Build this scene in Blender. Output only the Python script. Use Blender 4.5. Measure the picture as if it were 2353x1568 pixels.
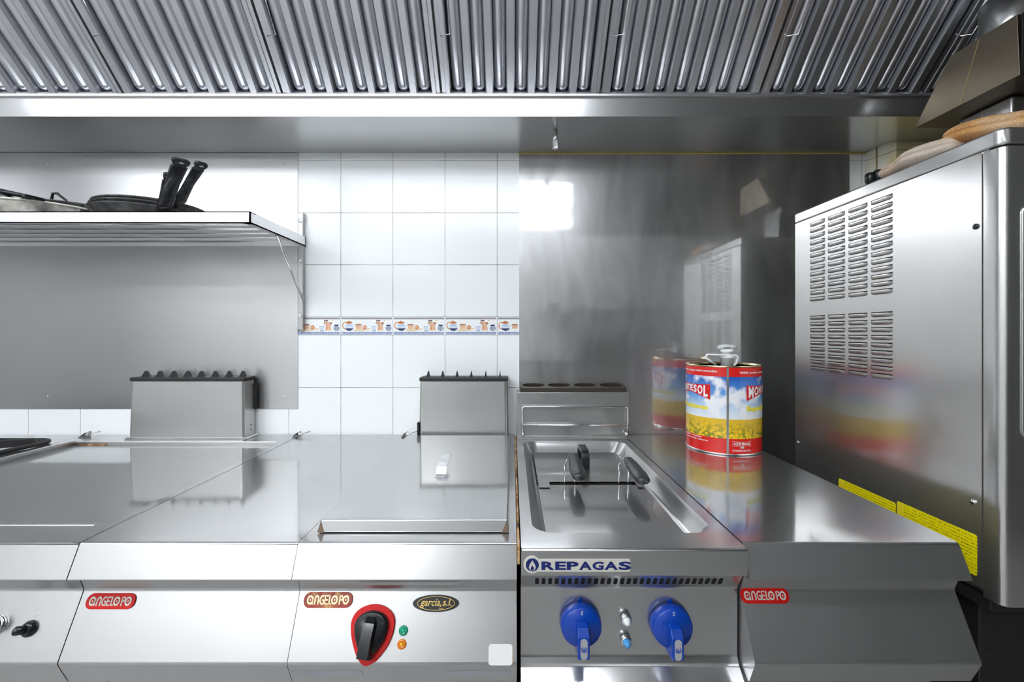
import bpy, bmesh, math, random
from mathutils import Vector, Matrix
random.seed(7)
PI = math.pi
S = bpy.context.scene
C = S.collection
for o in list(bpy.data.objects): bpy.data.objects.remove(o)

# ------------------------------------------------------------------ camera
HC = 1.288            # eye height
F = 1046.0            # focal length in pixels of a 2353 px wide frame (16 mm)
CX, CY = 1176.5, 766.0
cam_d = bpy.data.cameras.new('camera'); cam = bpy.data.objects.new('camera', cam_d); C.objects.link(cam)
cam.location = (0, 0, HC); cam.rotation_euler = (PI/2, 0, 0)
cam_d.sensor_width = 36; cam_d.lens = F*36/2353; cam_d.shift_y = -18/2353; cam_d.clip_start = .01
S.camera = cam
# ------------------------------------------------------------------ world, exposure
w = bpy.data.worlds.new('world'); S.world = w; w.use_nodes = True
w.node_tree.nodes['Background'].inputs[0].default_value = (.9, .95, 1, 1)
w.node_tree.nodes['Background'].inputs[1].default_value = .25
S.view_settings.view_transform = 'Standard'; S.view_settings.look = 'None'
S.view_settings.exposure = 0.08; S.view_settings.gamma = 1
S.view_settings.use_curve_mapping = False
LAMP_HOOD, LAMP_CEIL, LAMP_CEIL_R = 15.0, 30.0, 2.5

# ------------------------------------------------------------------ materials
MATS = {}
def nodes(name):
    m = bpy.data.materials.new(name); m.use_nodes = True
    nt = m.node_tree; b = nt.nodes['Principled BSDF']
    return m, nt, b
def N(nt, t, **kw):
    n = nt.nodes.new(t)
    for k, v in kw.items(): setattr(n, k, v)
    return n
def coords(nt, scale=(1,1,1), loc=(0,0,0), rot=(0,0,0)):
    tc = N(nt, 'ShaderNodeTexCoord'); mp = N(nt, 'ShaderNodeMapping')
    nt.links.new(tc.outputs['Object'], mp.inputs[0])
    mp.inputs['Scale'].default_value = scale; mp.inputs['Location'].default_value = loc; mp.inputs['Rotation'].default_value = rot
    return mp.outputs[0]
def ramp(nt, fac, stops, interp='LINEAR'):
    r = N(nt, 'ShaderNodeValToRGB'); r.color_ramp.interpolation = interp
    while len(r.color_ramp.elements) > 1: r.color_ramp.elements.remove(r.color_ramp.elements[0])
    r.color_ramp.elements[0].position = stops[0][0]; r.color_ramp.elements[0].color = (*stops[0][1], 1)
    for p, c in stops[1:]:
        e = r.color_ramp.elements.new(p); e.color = (*c, 1)
    nt.links.new(fac, r.inputs[0]); return r.outputs[0]
def g(v): return (v, v, v)
def plain(name, col, rough=.5, metal=0, **kw):
    m, nt, b = nodes(name)
    b.inputs['Base Color'].default_value = (*col, 1); b.inputs['Roughness'].default_value = rough; b.inputs['Metallic'].default_value = metal
    for k, v in kw.items(): b.inputs[k].default_value = v
    mp = coords(nt, (60,60,60)); n = N(nt, 'ShaderNodeTexNoise'); n.inputs['Scale'].default_value = 1
    nt.links.new(mp, n.inputs[0])
    r = ramp(nt, n.outputs[0], [(.3, g(max(0, rough-.06))), (.7, g(min(1, rough+.06)))])
    nt.links.new(r, b.inputs['Roughness'])
    return m
def steel(name, base=.6, r0=.18, r1=.32, stretch=(1.5, 40, 40), bump=.0, blotch=3.0, dirt=None, tint=(1,1,1.01), haze=None, aniso=0, tan=(0,0,1)):
    m, nt, b = nodes(name); b.inputs['Metallic'].default_value = 1
    v1 = coords(nt, stretch); n1 = N(nt, 'ShaderNodeTexNoise'); n1.inputs['Scale'].default_value = 3; n1.inputs['Detail'].default_value = 2
    nt.links.new(v1, n1.inputs[0])
    v2 = coords(nt, (1,1,1)); n2 = N(nt, 'ShaderNodeTexNoise'); n2.inputs['Scale'].default_value = blotch; n2.inputs['Detail'].default_value = 2
    n2.inputs['Distortion'].default_value = .3
    nt.links.new(v2, n2.inputs[0])
    mx = N(nt, 'ShaderNodeMix'); mx.inputs[0].default_value = .05
    nt.links.new(n2.outputs[0], mx.inputs[2]); nt.links.new(n1.outputs[0], mx.inputs[3])
    nt.links.new(ramp(nt, mx.outputs[0], [(.28, g(r0)), (.72, g(r1))]), b.inputs['Roughness'])
    c0 = tuple(min(1, base*.97*t) for t in tint); c1 = tuple(min(1, base*1.03*t) for t in tint)
    col = ramp(nt, n2.outputs[0], [(.3, c0), (.7, c1)])
    if dirt:
        n3 = N(nt, 'ShaderNodeTexNoise'); n3.inputs['Scale'].default_value = dirt[1]; n3.inputs['Detail'].default_value = 8
        nt.links.new(v2, n3.inputs[0])
        f = ramp(nt, n3.outputs[0], [(dirt[2], g(0)), (dirt[2]+.1, g(1))])
        m2 = N(nt, 'ShaderNodeMix', data_type='RGBA')
        nt.links.new(f, m2.inputs[0]); nt.links.new(col, m2.inputs[6]); m2.inputs[7].default_value = (*dirt[0], 1)
        col = m2.outputs[2]
    nt.links.new(col, b.inputs['Base Color'])
    if aniso:
        b.inputs['Anisotropic'].default_value = aniso
        cb = N(nt, 'ShaderNodeCombineXYZ')
        for k in range(3): cb.inputs[k].default_value = tan[k]
        nt.links.new(cb.outputs[0], b.inputs['Tangent'])
    if bump:
        bp = N(nt, 'ShaderNodeBump'); bp.inputs['Strength'].default_value = bump; bp.inputs['Distance'].default_value = .001
        nt.links.new(n1.outputs[0], bp.inputs['Height']); nt.links.new(bp.outputs[0], b.inputs['Normal'])
    if haze:   # fine scratches and wiping film scatter part of the reflection
        b2 = N(nt, 'ShaderNodeBsdfPrincipled'); b2.inputs['Metallic'].default_value = .85; b2.inputs['Roughness'].default_value = haze[0]
        nt.links.new(col, b2.inputs['Base Color'])
        ms = N(nt, 'ShaderNodeMixShader'); out = [n for n in nt.nodes if n.type == 'OUTPUT_MATERIAL'][0]
        ms.inputs[0].default_value = (haze[1]+haze[2])/2
        nt.links.new(b.outputs[0], ms.inputs[1]); nt.links.new(b2.outputs[0], ms.inputs[2]); nt.links.new(ms.outputs[0], out.inputs[0])
        if len(haze) < 5: return m
        n4 = N(nt, 'ShaderNodeTexNoise'); n4.inputs['Scale'].default_value = haze[3] if len(haze) > 3 else 4; n4.inputs['Detail'].default_value = haze[5] if len(haze) > 5 else 1.5; n4.inputs['Distortion'].default_value = .5
        nt.links.new(coords(nt, haze[4]) if len(haze) > 4 else v2, n4.inputs[0])
        nt.links.new(ramp(nt, n4.outputs[0], [(.2, g(haze[1])), (.8, g(haze[2]))]), ms.inputs[0])
        nt.links.new(b.outputs[0], ms.inputs[1]); nt.links.new(b2.outputs[0], ms.inputs[2]); nt.links.new(ms.outputs[0], out.inputs[0])
    return m
def emit(name, col, s):
    m, nt, b = nodes(name); b.inputs['Base Color'].default_value = (.8,.8,.8,1)
    b.inputs['Emission Color'].default_value = (*col, 1); b.inputs['Emission Strength'].default_value = s
    return m
def tile_mat(name, zshift, col=(.84,.86,.87), grout=(.42,.40,.36), xs=-.2573, axis='XZ', size=.2, rough=.17, stain=None):
    m, nt, b = nodes(name)
    tc = N(nt, 'ShaderNodeTexCoord'); sp = N(nt, 'ShaderNodeSeparateXYZ'); cb = N(nt, 'ShaderNodeCombineXYZ')
    nt.links.new(tc.outputs['Object'], sp.inputs[0])
    a1 = N(nt, 'ShaderNodeMath', operation='SUBTRACT'); a1.inputs[1].default_value = xs - 10
    a2 = N(nt, 'ShaderNodeMath', operation='SUBTRACT'); a2.inputs[1].default_value = zshift - 10
    nt.links.new(sp.outputs[axis[0]], a1.inputs[0]); nt.links.new(sp.outputs[axis[1]], a2.inputs[0])
    nt.links.new(a1.outputs[0], cb.inputs[0]); nt.links.new(a2.outputs[0], cb.inputs[1])
    br = N(nt, 'ShaderNodeTexBrick'); br.offset = 0; br.squash = 1
    br.inputs['Scale'].default_value = 1; br.inputs['Brick Width'].default_value = size; br.inputs['Row Height'].default_value = size
    br.inputs['Mortar Size'].default_value = .0011; br.inputs['Mortar Smooth'].default_value = .3; br.inputs['Bias'].default_value = 0
    c2 = tuple(c*.985 for c in col)
    br.inputs['Color1'].default_value = (*col, 1); br.inputs['Color2'].default_value = (*c2, 1)
    nt.links.new(cb.outputs[0], br.inputs[0])
    n = N(nt, 'ShaderNodeTexNoise'); n.inputs['Scale'].default_value = 9; nt.links.new(tc.outputs['Object'], n.inputs[0])
    nt.links.new(ramp(nt, n.outputs[0], [(.35, tuple(x*.35 for x in grout)), (.6, grout)]), br.inputs['Mortar'])
    out = br.outputs[0]
    if stain:
        n4 = N(nt, 'ShaderNodeTexNoise'); n4.inputs['Scale'].default_value = 5; n4.inputs['Detail'].default_value = 5
        nt.links.new(tc.outputs['Object'], n4.inputs[0])
        m2 = N(nt, 'ShaderNodeMix', data_type='RGBA', blend_type='MULTIPLY')
        nt.links.new(ramp(nt, n4.outputs[0], [(.4, g(0)), (.6, g(1))]), m2.inputs[0])
        nt.links.new(out, m2.inputs[6]); m2.inputs[7].default_value = (*stain, 1); out = m2.outputs[2]
    nt.links.new(out, b.inputs['Base Color'])
    nt.links.new(ramp(nt, br.outputs['Fac'], [(0, g(rough)), (1, g(.8))]), b.inputs['Roughness'])
    bp = N(nt, 'ShaderNodeBump'); bp.inputs['Strength'].default_value = .5; bp.inputs['Distance'].default_value = .001; bp.invert = True
    nt.links.new(br.outputs['Fac'], bp.inputs['Height']); nt.links.new(bp.outputs[0], b.inputs['Normal'])
    return m

M = dict(
 top=steel('worktop_steel', .53, .05, .10, (2,30,30), 0, 2.5, haze=(.34,.25,.5,3)),
 plate=steel('hot_plate_steel', .53, .05, .09, (2,30,30), 0, 2.5, haze=(.32,.25,.4,5)),
 nose=steel('brushed_front_steel', .52, .285, .34, (1.2,60,60), 0, 3, aniso=.3),
 nose_dim=steel('dim_front_steel', .46, .285, .36, (1.2,60,60), 0, 3, haze=(.55,.2,.5,6)),  # darker copy of nose: weaker light at the right put into the colour
 repa=steel('fryer_steel', .56, .10, .18, (1.5,50,50), 0, 3, haze=(.4,.25,.5,3)),
 flue=steel('flue_steel', .50, .19, .26, (1.5,40,40), 0, 4, tint=(1,1,.99), haze=(.5,.3,.5,4)),
 splash=steel('left_splash_steel', .46, .28, .35, (1.2,40,40), 0, 1.5, aniso=.5),
 mirror=steel('polished_splash_steel', .64, .035, .07, (30,30,3), 0, 3.5, dirt=((.8,.82,.84), 14, .72), haze=(.34,.30,.70,1.6,(5,1,1.4),3)),
 hood=steel('hood_steel', .56, .12, .20, (1.5,30,30), 0, 2.5, haze=(.42,.3,.5,3)),
 rail=steel('hood_rail_steel', .70, .29, .4, (1.5,30,30), 0, 2.5),
 filt=steel('galvanised_filter_steel', .58, .17, .25, (6,2,2), .0, 5, tint=(.96,.98,1.04), haze=(.45,.2,.45,5)),
 oven=steel('oven_steel', .62, .16, .24, (30,2,2), 0, 2.5, tint=(1.01,1,.98), haze=(.45,.2,.4,2)),
 shelf=steel('shelf_steel', .80, .285, .36, (2,30,30), 0, 4),
 chrome=plain('chrome', (.75,.75,.76), .12, 1),
 dullmetal=plain('dull_metal', (.42,.42,.42), .35, 1),
 black=plain('black_plastic', (.012,.013,.015), .25),
 blacksoft=plain('black_rubbery_plastic', (.022,.026,.032), .38),
 castiron=plain('cast_iron', (.025,.024,.025), .5, .3),
 castbrown=plain('brown_cast_iron', (.05,.042,.035), .5, .4),
 dark=plain('dark_void', (.006,.006,.006), .9),
 red=plain('red_enamel', (.60,.008,.006), .42, **{'Specular IOR Level':.25}),
 redknob=plain('red_plastic', (.62,.008,.008), .42, **{'Specular IOR Level':.25}),
 blue=plain('blue_plastic', (.002,.05,.40), .22),
 navy=plain('navy_print', (.006,.018,.16), .4),
 cream=plain('cream_plate', (.68,.66,.60), .35),
 gold=plain('gold_print', (.75,.52,.16), .35, .5),
 goldtin=steel('gold_tin', .62, .15, .25, (8,8,8), .03, 5, tint=(1,.86,.5)),
 tin=plain('tin_rim', (.7,.7,.7), .2, 1),
 white=plain('white_plastic', (.85,.86,.88), .3),
 paper=plain('white_paper', (.82,.82,.82), .6),
 label_grey=plain('worn_grey_label', (.42,.43,.47), .5),
 green=plain('green_lens', (.0,.30,.16), .15),
 green2=plain('green_lens_core', (.02,.55,.32), .2),
 amber=plain('amber_lens', (.75,.20,.0), .15),
 amber2=plain('amber_lens_core', (.95,.5,.02), .2),
 cyan=plain('cyan_lens', (.08,.36,.75), .15),
 brown=steel('brown_coated_steel', .26, .38, .5, (2,2,2), .02, 3, tint=(1.1,.92,.68)),
 greypaint=plain('grey_strip', (.5,.5,.53), .4),
 seal=plain('yellowed_sealant', (.55,.43,.12), .6),
 yellow=plain('yellow_print', (.9,.75,.02), .5),
 ink=plain('black_ink', (.03,.03,.02), .6),
)
# rust, griddle top, cast rough, bread-like terry, paella enamel
def mk_rust():
    m, nt, b = nodes('rusty_joint'); v = coords(nt, (40, 25, 40)); n = N(nt, 'ShaderNodeTexNoise'); n.inputs['Detail'].default_value = 8; n.inputs['Scale'].default_value = 1
    nt.links.new(v, n.inputs[0])
    nt.links.new(ramp(nt, n.outputs[0], [(.3, (.03,.02,.015)), (.42, (.32,.13,.03)), (.55, (.55,.35,.15)), (.7, (.6,.5,.36))]), b.inputs['Base Color'])
    b.inputs['Roughness'].default_value = .7; return m
M['rust'] = mk_rust()
M['grime'] = plain('dark_brown_grime', (.16,.11,.07), .6)
def mk_terry(nm, stops):
    m, nt, b = nodes(nm); v = coords(nt); n = N(nt, 'ShaderNodeTexNoise'); n.inputs['Scale'].default_value = 9; n.inputs['Detail'].default_value = 4
    nt.links.new(v, n.inputs[0])
    sp = N(nt, 'ShaderNodeSeparateXYZ'); nt.links.new(v, sp.inputs[0])
    vo = N(nt, 'ShaderNodeTexVoronoi'); vo.inputs['Scale'].default_value = 260; nt.links.new(v, vo.inputs[0])
    base = ramp(nt, n.outputs[0], stops)
    mx = N(nt, 'ShaderNodeMix', data_type='RGBA'); nt.links.new(ramp(nt, vo.outputs[0], [(.15, g(.35)), (.5, g(0))]), mx.inputs[0])
    nt.links.new(base, mx.inputs[6]); mx.inputs[7].default_value = (.85,.78,.68,1)
    nt.links.new(mx.outputs[2], b.inputs['Base Color']); b.inputs['Roughness'].default_value = .95
    bp = N(nt, 'ShaderNodeBump'); bp.inputs['Strength'].default_value = .6; bp.inputs['Distance'].default_value = .002
    nt.links.new(vo.outputs[0], bp.inputs['Height']); nt.links.new(bp.outputs[0], b.inputs['Normal']); return m
M['terry'] = mk_terry('pale_terry_cloth', [(.40, (.66,.56,.47)), (.58, (.60,.44,.31)), (.70, (.50,.28,.12))])
M['terry_gold'] = mk_terry('scorched_terry_cloth', [(.30, (.62,.44,.28)), (.45, (.62,.33,.11)), (.58, (.50,.23,.06)), (.72, (.20,.08,.03))])
def mk_worn():
    m, nt, b = nodes('worn_pan_enamel'); v = coords(nt, (1,1,1)); n = N(nt, 'ShaderNodeTexNoise'); n.inputs['Scale'].default_value = 14; n.inputs['Detail'].default_value = 6
    nt.links.new(v, n.inputs[0])
    nt.links.new(ramp(nt, n.outputs[0], [(.36, (.05,.045,.04)), (.5, (.28,.26,.24)), (.62, (.6,.58,.52))]), b.inputs['Base Color'])
    b.inputs['Roughness'].default_value = .45; b.inputs['Metallic'].default_value = .3; return m
M['worn'] = mk_worn()
def mk_pan():
    m, nt, b = nodes('black_pan_enamel'); v = coords(nt, (1,1,1)); n = N(nt, 'ShaderNodeTexNoise'); n.inputs['Scale'].default_value = 40; n.inputs['Detail'].default_value = 5
    nt.links.new(v, n.inputs[0])
    nt.links.new(ramp(nt, n.outputs[0], [(.4, (.015,.015,.016)), (.7, (.07,.07,.07))]), b.inputs['Base Color'])
    b.inputs['Roughness'].default_value = .38; return m
M['pan'] = mk_pan()
def mk_badge():
    m, nt, b = nodes('worn_badge_enamel'); v = coords(nt, (1,1,1)); n = N(nt, 'ShaderNodeTexNoise'); n.inputs['Scale'].default_value = 60; n.inputs['Detail'].default_value = 6
    nt.links.new(v, n.inputs[0])
    nt.links.new(ramp(nt, n.outputs[0], [(.42, (.38,.02,.008)), (.55, (.42,.07,.01)), (.66, (.7,.35,.12))]), b.inputs['Base Color'])
    b.inputs['Roughness'].default_value = .25; return m
M['badge_worn'] = mk_badge()
def mk_sticker():
    m, nt, b = nodes('yellow_warning_sticker'); tc = N(nt, 'ShaderNodeTexCoord'); sp = N(nt, 'ShaderNodeSeparateXYZ'); nt.links.new(tc.outputs['Object'], sp.inputs[0])
    wv = N(nt, 'ShaderNodeMath', operation='MULTIPLY'); wv.inputs[1].default_value = 2*PI/.0072; nt.links.new(sp.outputs[2], wv.inputs[0])
    sn = N(nt, 'ShaderNodeMath', operation='SINE'); nt.links.new(wv.outputs[0], sn.inputs[0])
    gt = N(nt, 'ShaderNodeMath', operation='GREATER_THAN'); gt.inputs[1].default_value = .45; nt.links.new(sn.outputs[0], gt.inputs[0])
    mp = N(nt, 'ShaderNodeMapping'); mp.inputs['Scale'].default_value = (1, 420, 500); nt.links.new(tc.outputs['Object'], mp.inputs[0])
    n = N(nt, 'ShaderNodeTexNoise'); n.inputs['Scale'].default_value = 1; nt.links.new(mp.outputs[0], n.inputs[0])
    g2 = N(nt, 'ShaderNodeMath', operation='GREATER_THAN'); g2.inputs[1].default_value = .52; nt.links.new(n.outputs[0], g2.inputs[0])
    mu = N(nt, 'ShaderNodeMath', operation='MULTIPLY'); nt.links.new(gt.outputs[0], mu.inputs[0]); nt.links.new(g2.outputs[0], mu.inputs[1])
    mx = N(nt, 'ShaderNodeMix', data_type='RGBA'); nt.links.new(mu.outputs[0], mx.inputs[0])
    mx.inputs[6].default_value = (.95,.82,.0,1); mx.inputs[7].default_value = (.25,.2,.01,1)
    nt.links.new(mx.outputs[2], b.inputs['Base Color']); b.inputs['Roughness'].default_value = .45; return m
M['sticker'] = mk_sticker()
def mk_can():
    # printed label: red bands, cloudy sky, sunflower field (object z runs from the can's base)
    m, nt, b = nodes('printed_oil_can'); tc = N(nt, 'ShaderNodeTexCoord'); sp = N(nt, 'ShaderNodeSeparateXYZ'); nt.links.new(tc.outputs['Object'], sp.inputs[0])
    z = sp.outputs[2]
    nz = N(nt, 'ShaderNodeTexNoise'); nz.inputs['Scale'].default_value = 22; nz.inputs['Detail'].default_value = 6; nt.links.new(tc.outputs['Object'], nz.inputs[0])
    zr = N(nt, 'ShaderNodeMapRange'); zr.inputs[1].default_value = .115; zr.inputs[2].default_value = .25; nt.links.new(z, zr.inputs[0])
    sky = ramp(nt, zr.outputs[0], [(0, (.80,.85,.9)), (.22, (.62,.75,.88)), (.5, (.14,.36,.75)), (1, (.015,.11,.50))])
    cl = ramp(nt, nz.outputs[0], [(.47, g(0)), (.60, g(1))])
    mx = N(nt, 'ShaderNodeMix', data_type='RGBA'); nt.links.new(cl, mx.inputs[0]); nt.links.new(sky, mx.inputs[6]); mx.inputs[7].default_value = (.86,.88,.92,1)
    # field: flowers larger towards the bottom
    vo = N(nt, 'ShaderNodeTexVoronoi'); vo.inputs['Scale'].default_value = 95; nt.links.new(tc.outputs['Object'], vo.inputs[0])
    fl = ramp(nt, vo.outputs[0], [(.0, (.22,.10,.0)), (.16, (.45,.22,.0)), (.24, (.95,.62,.02)), (.5, (.88,.60,.02)), (.68, (.18,.22,.02))])
    fr = N(nt, 'ShaderNodeMapRange'); fr.inputs[1].default_value = .055; fr.inputs[2].default_value = .112; nt.links.new(z, fr.inputs[0])
    far = N(nt, 'ShaderNodeMix', data_type='RGBA'); nt.links.new(fr.outputs[0], far.inputs[0]); nt.links.new(fl, far.inputs[6]); far.inputs[7].default_value = (.78,.50,.03,1)
    def gtz(v):
        a = N(nt, 'ShaderNodeMath', operation='GREATER_THAN'); a.inputs[1].default_value = v; nt.links.new(z, a.inputs[0]); return a.outputs[0]
    def mixc(f, a, bb):
        x = N(nt, 'ShaderNodeMix', data_type='RGBA'); nt.links.new(f, x.inputs[0])
        for i, q in ((6, a), (7, bb)):
            if isinstance(q, tuple): x.inputs[i].default_value = (*q, 1)
            else: nt.links.new(q, x.inputs[i])
        return x.outputs[2]
    RED = (.72,.015,.012)
    c = mixc(gtz(.053), RED, far.outputs[2]); c = mixc(gtz(.1146), c, mx.outputs[2]); c = mixc(gtz(.249), c, RED)
    nt.links.new(c, b.inputs['Base Color']); b.inputs['Roughness'].default_value = .22; b.inputs['Coat Weight'].default_value = .3
    return m
M['can'] = mk_can()
M['canred'] = plain('can_print_red', (.68,.012,.012), .25)
M['lampglow'] = emit('hood_lamp_glow', (.93,.97,1), LAMP_HOOD)
M['ceilglow'] = emit('ceiling_panel_glow', (.95,.98,1), LAMP_CEIL)
M['ceilglow_dim'] = emit('ceiling_panel_glow_dim', (.95,.98,1), LAMP_CEIL_R)

# ------------------------------------------------------------------ mesh building
class MB:
    def __init__(s): s.v = []; s.f = []; s.m = []; s.s = []
    def add(s, vs, fs, mi=0, sm=False):
        o = len(s.v); s.v += [tuple(p) for p in vs]
        for f in fs: s.f.append([i+o for i in f]); s.m.append(mi); s.s.append(sm)
        return s
    def box(s, a, b, mi=0):
        (x0,y0,z0),(x1,y1,z1) = a, b
        vs = [(x,y,z) for z in (z0,z1) for y in (y0,y1) for x in (x0,x1)]
        return s.add(vs, [(0,2,3,1),(4,5,7,6),(0,1,5,4),(2,6,7,3),(0,4,6,2),(1,3,7,5)], mi)
    def prism(s, prof, x0, x1, mi=0, caps=True, skip=()):     # profile of (y,z), swept along x
        n = len(prof); vs = [(x0,y,z) for y,z in prof]+[(x1,y,z) for y,z in prof]
        fs = [(i,(i+1)%n,(i+1)%n+n,i+n) for i in range(n) if i not in skip]
        if caps: fs += [tuple(range(n-1,-1,-1)), tuple(range(n,2*n))]
        return s.add(vs, fs, mi)
    def slab(s, fr, pts, h0, h1, mi=0, sm=False):              # 2-D outline in a frame, raised h0..h1
        n = len(pts); vs = [fr(a,b,h0) for a,b in pts]+[fr(a,b,h1) for a,b in pts]
        s.add(vs, [(i,(i+1)%n,(i+1)%n+n,i+n) for i in range(n)], mi, sm)
        o = len(s.v)-2*n; s.f.append([o+n+i for i in range(n)]); s.m.append(mi); s.s.append(False)
        s.f.append([o+i for i in reversed(range(n))]); s.m.append(mi); s.s.append(False)
        return s
    def tube(s, pts, r, seg=10, mi=0, close=False, sm=True):
        pts = [Vector(p) for p in pts]; n = len(pts); rings = []
        rr = r if isinstance(r, (list,tuple)) else [r]*n
        up = None
        for i, p in enumerate(pts):
            if close: d = (pts[(i+1)%n]-pts[i-1]).normalized()
            else: d = ((pts[min(i+1,n-1)]-p).normalized()+(p-pts[max(i-1,0)]).normalized()).normalized()
            if up is None: up = Vector((0,0,1)) if abs(d.z) < .9 else Vector((1,0,0))
            a = d.cross(up).normalized(); bb = a.cross(d).normalized(); up = bb
            rings.append([p+rr[i]*(math.cos(2*PI*k/seg)*a+math.sin(2*PI*k/seg)*bb) for k in range(seg)])
        vs = [q for rg in rings for q in rg]; fs = []
        for i in range(n if close else n-1):
            j = (i+1)%n
            for k in range(seg): fs.append((i*seg+k, i*seg+(k+1)%seg, j*seg+(k+1)%seg, j*seg+k))
        if not close: fs += [tuple(range(seg-1,-1,-1)), tuple((n-1)*seg+k for k in range(seg))]
        return s.add(vs, fs, mi, sm)
    def lathe(s, fr, prof, seg=32, mi=0, sm=True, cap=True):   # prof of (r,h), around the frame's normal
        n = len(prof); vs = [fr(r*math.cos(2*PI*k/seg), r*math.sin(2*PI*k/seg), h) for r,h in prof for k in range(seg)]
        fs = [(i*seg+k, i*seg+(k+1)%seg, (i+1)*seg+(k+1)%seg, (i+1)*seg+k) for i in range(n-1) for k in range(seg)]
        if cap: fs += [tuple(range(seg-1,-1,-1)), tuple((n-1)*seg+k for k in range(seg))]
        return s.add(vs, fs, mi, sm)
def frame(o, u, v):
    o = Vector(o); u = Vector(u).normalized(); v = Vector(v).normalized(); n = u.cross(v).normalized()
    f = lambda a, b, c=0: o+a*u+b*v+c*n
    f.n = n; return f
def UP(x, y, z): return frame((x,y,z), (1,0,0), (0,1,0))
def rrect(w, h, r, seg=6, cx=0, cy=0):
    pts = []
    for sx, sy, a0 in ((1,1,0),(-1,1,90),(-1,-1,180),(1,-1,270)):
        for k in range(seg+1):
            a = math.radians(a0+90*k/seg); pts.append((cx+sx*(w/2-r)+r*math.cos(a), cy+sy*(h/2-r)+r*math.sin(a)))
    return pts
def ell(rx, ry, cx=0, cy=0, seg=28, a0=0, a1=360):
    return [(cx+rx*math.cos(math.radians(a0+(a1-a0)*k/seg)), cy+ry*math.sin(math.radians(a0+(a1-a0)*k/seg))) for k in range(seg+(0 if a1-a0==360 else 1))]
def link(name, mesh, parent=None):
    o = bpy.data.objects.new(name, mesh); C.objects.link(o)
    if parent: o.parent = parent
    return o
def root_of(o):
    while o.parent: o = o.parent
    return o
def obj(name, mb, mats, parent=None, bevel=0, kind=None, recalc=True, keep=False, seg=2):
    if not isinstance(mats, (list, tuple)): mats = [mats]
    if parent: off = Vector(root_of(parent).location)
    elif keep or kind == 'structure': off = Vector((0,0,0))
    else:
        xs = [p[0] for p in mb.v]; ys = [p[1] for p in mb.v]; zs = [p[2] for p in mb.v]
        off = Vector(((min(xs)+max(xs))/2, (min(ys)+max(ys))/2, min(zs)))
    me = bpy.data.meshes.new(name); me.from_pydata([tuple(Vector(p)-off) for p in mb.v], [], mb.f)
    for m in mats: me.materials.append(M[m] if isinstance(m, str) else m)
    for p, mi, sm in zip(me.polygons, mb.m, mb.s): p.material_index = mi; p.use_smooth = sm
    if recalc:
        bm = bmesh.new(); bm.from_mesh(me); bmesh.ops.recalc_face_normals(bm, faces=bm.faces); bm.to_mesh(me); bm.free()
    o = link(name, me, parent)
    if not parent: o.location = off
    if bevel:
        for p in me.polygons: p.use_smooth = True
        b = o.modifiers.new('bevel', 'BEVEL'); b.width = bevel; b.segments = seg; b.limit_method = 'ANGLE'; b.angle_limit = math.radians(20); b.harden_normals = True
    if kind: o['kind'] = kind
    return o
def thing(name, label, cat, loc, group=None):
    o = link(name, None); o.location = loc; o['label'] = label; o['category'] = cat; o.empty_display_size = .05
    if group: o['group'] = group
    return o
def tag(o, label, cat, group=None):
    o['label'] = label; o['category'] = cat
    if group: o['group'] = group
    return o
def text_flat(s, size=1.0, offset=0.0, shear=0.0, space=1.0):
    cu = bpy.data.curves.new('t', 'FONT'); cu.body = s; cu.size = size; cu.offset = offset; cu.shear = shear; cu.space_character = space
    cu.resolution_u = 3
    to = bpy.data.objects.new('t', cu); C.objects.link(to)
    me = bpy.data.meshes.new_from_object(to)
    vs = [(v.co.x, v.co.y) for v in me.vertices]; fs = [tuple(p.vertices) for p in me.polygons]
    bpy.data.objects.remove(to); bpy.data.curves.remove(cu); bpy.data.meshes.remove(me)
    return vs, fs
def text_fit(mb, fr, s, x0, x1, y0, y1, h, mi=0, bold=.0, shear=0):   # lettering scaled into a rectangle of the frame
    vs, fs = text_flat(s, 1, bold, shear)
    if not vs: return
    a0 = min(v[0] for v in vs); a1 = max(v[0] for v in vs); b0 = min(v[1] for v in vs); b1 = max(v[1] for v in vs)
    mb.add([fr(x0+(v[0]-a0)/(a1-a0)*(x1-x0), y0+(v[1]-b0)/(b1-b0)*(y1-y0), h) for v in vs], fs, mi)
def stroke(mb, fr, pts, wd, h, mi=0, closed=False):                     # ribbon of constant width, for drawn marks
    n = len(pts); L = []; R = []
    for i in range(n):
        a = Vector(pts[(i-1)%n] if (closed or i > 0) else pts[i]); b = Vector(pts[(i+1)%n] if (closed or i < n-1) else pts[i])
        d = (b-a); d = d.normalized() if d.length else Vector((1,0)); nn = Vector((-d.y, d.x))*wd/2; p = Vector(pts[i])
        L.append(fr(*(p+nn), h)); R.append(fr(*(p-nn), h))
    fs = [(i, (i+1)%n, (i+1)%n+n, i+n) for i in range(n if closed else n-1)]
    mb.add(L+R, fs, mi)
def WX(px, Y): return (px-CX)*Y/F
def WZ(py, Y): return HC-(py-CY)*Y/F
def YTOP(py, z=.90): return (HC-z)*F/(py-CY)       # distance at which a level surface meets an image row
def hit(px, py, p0, n):                             # where a sight line meets a measured plane
    d = Vector(((px-CX)/F, 1, -(py-CY)/F)); c = Vector((0,0,HC)); n = Vector(n)
    return c + d*((Vector(p0)-c).dot(n)/d.dot(n))

WALL = 1.748
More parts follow.
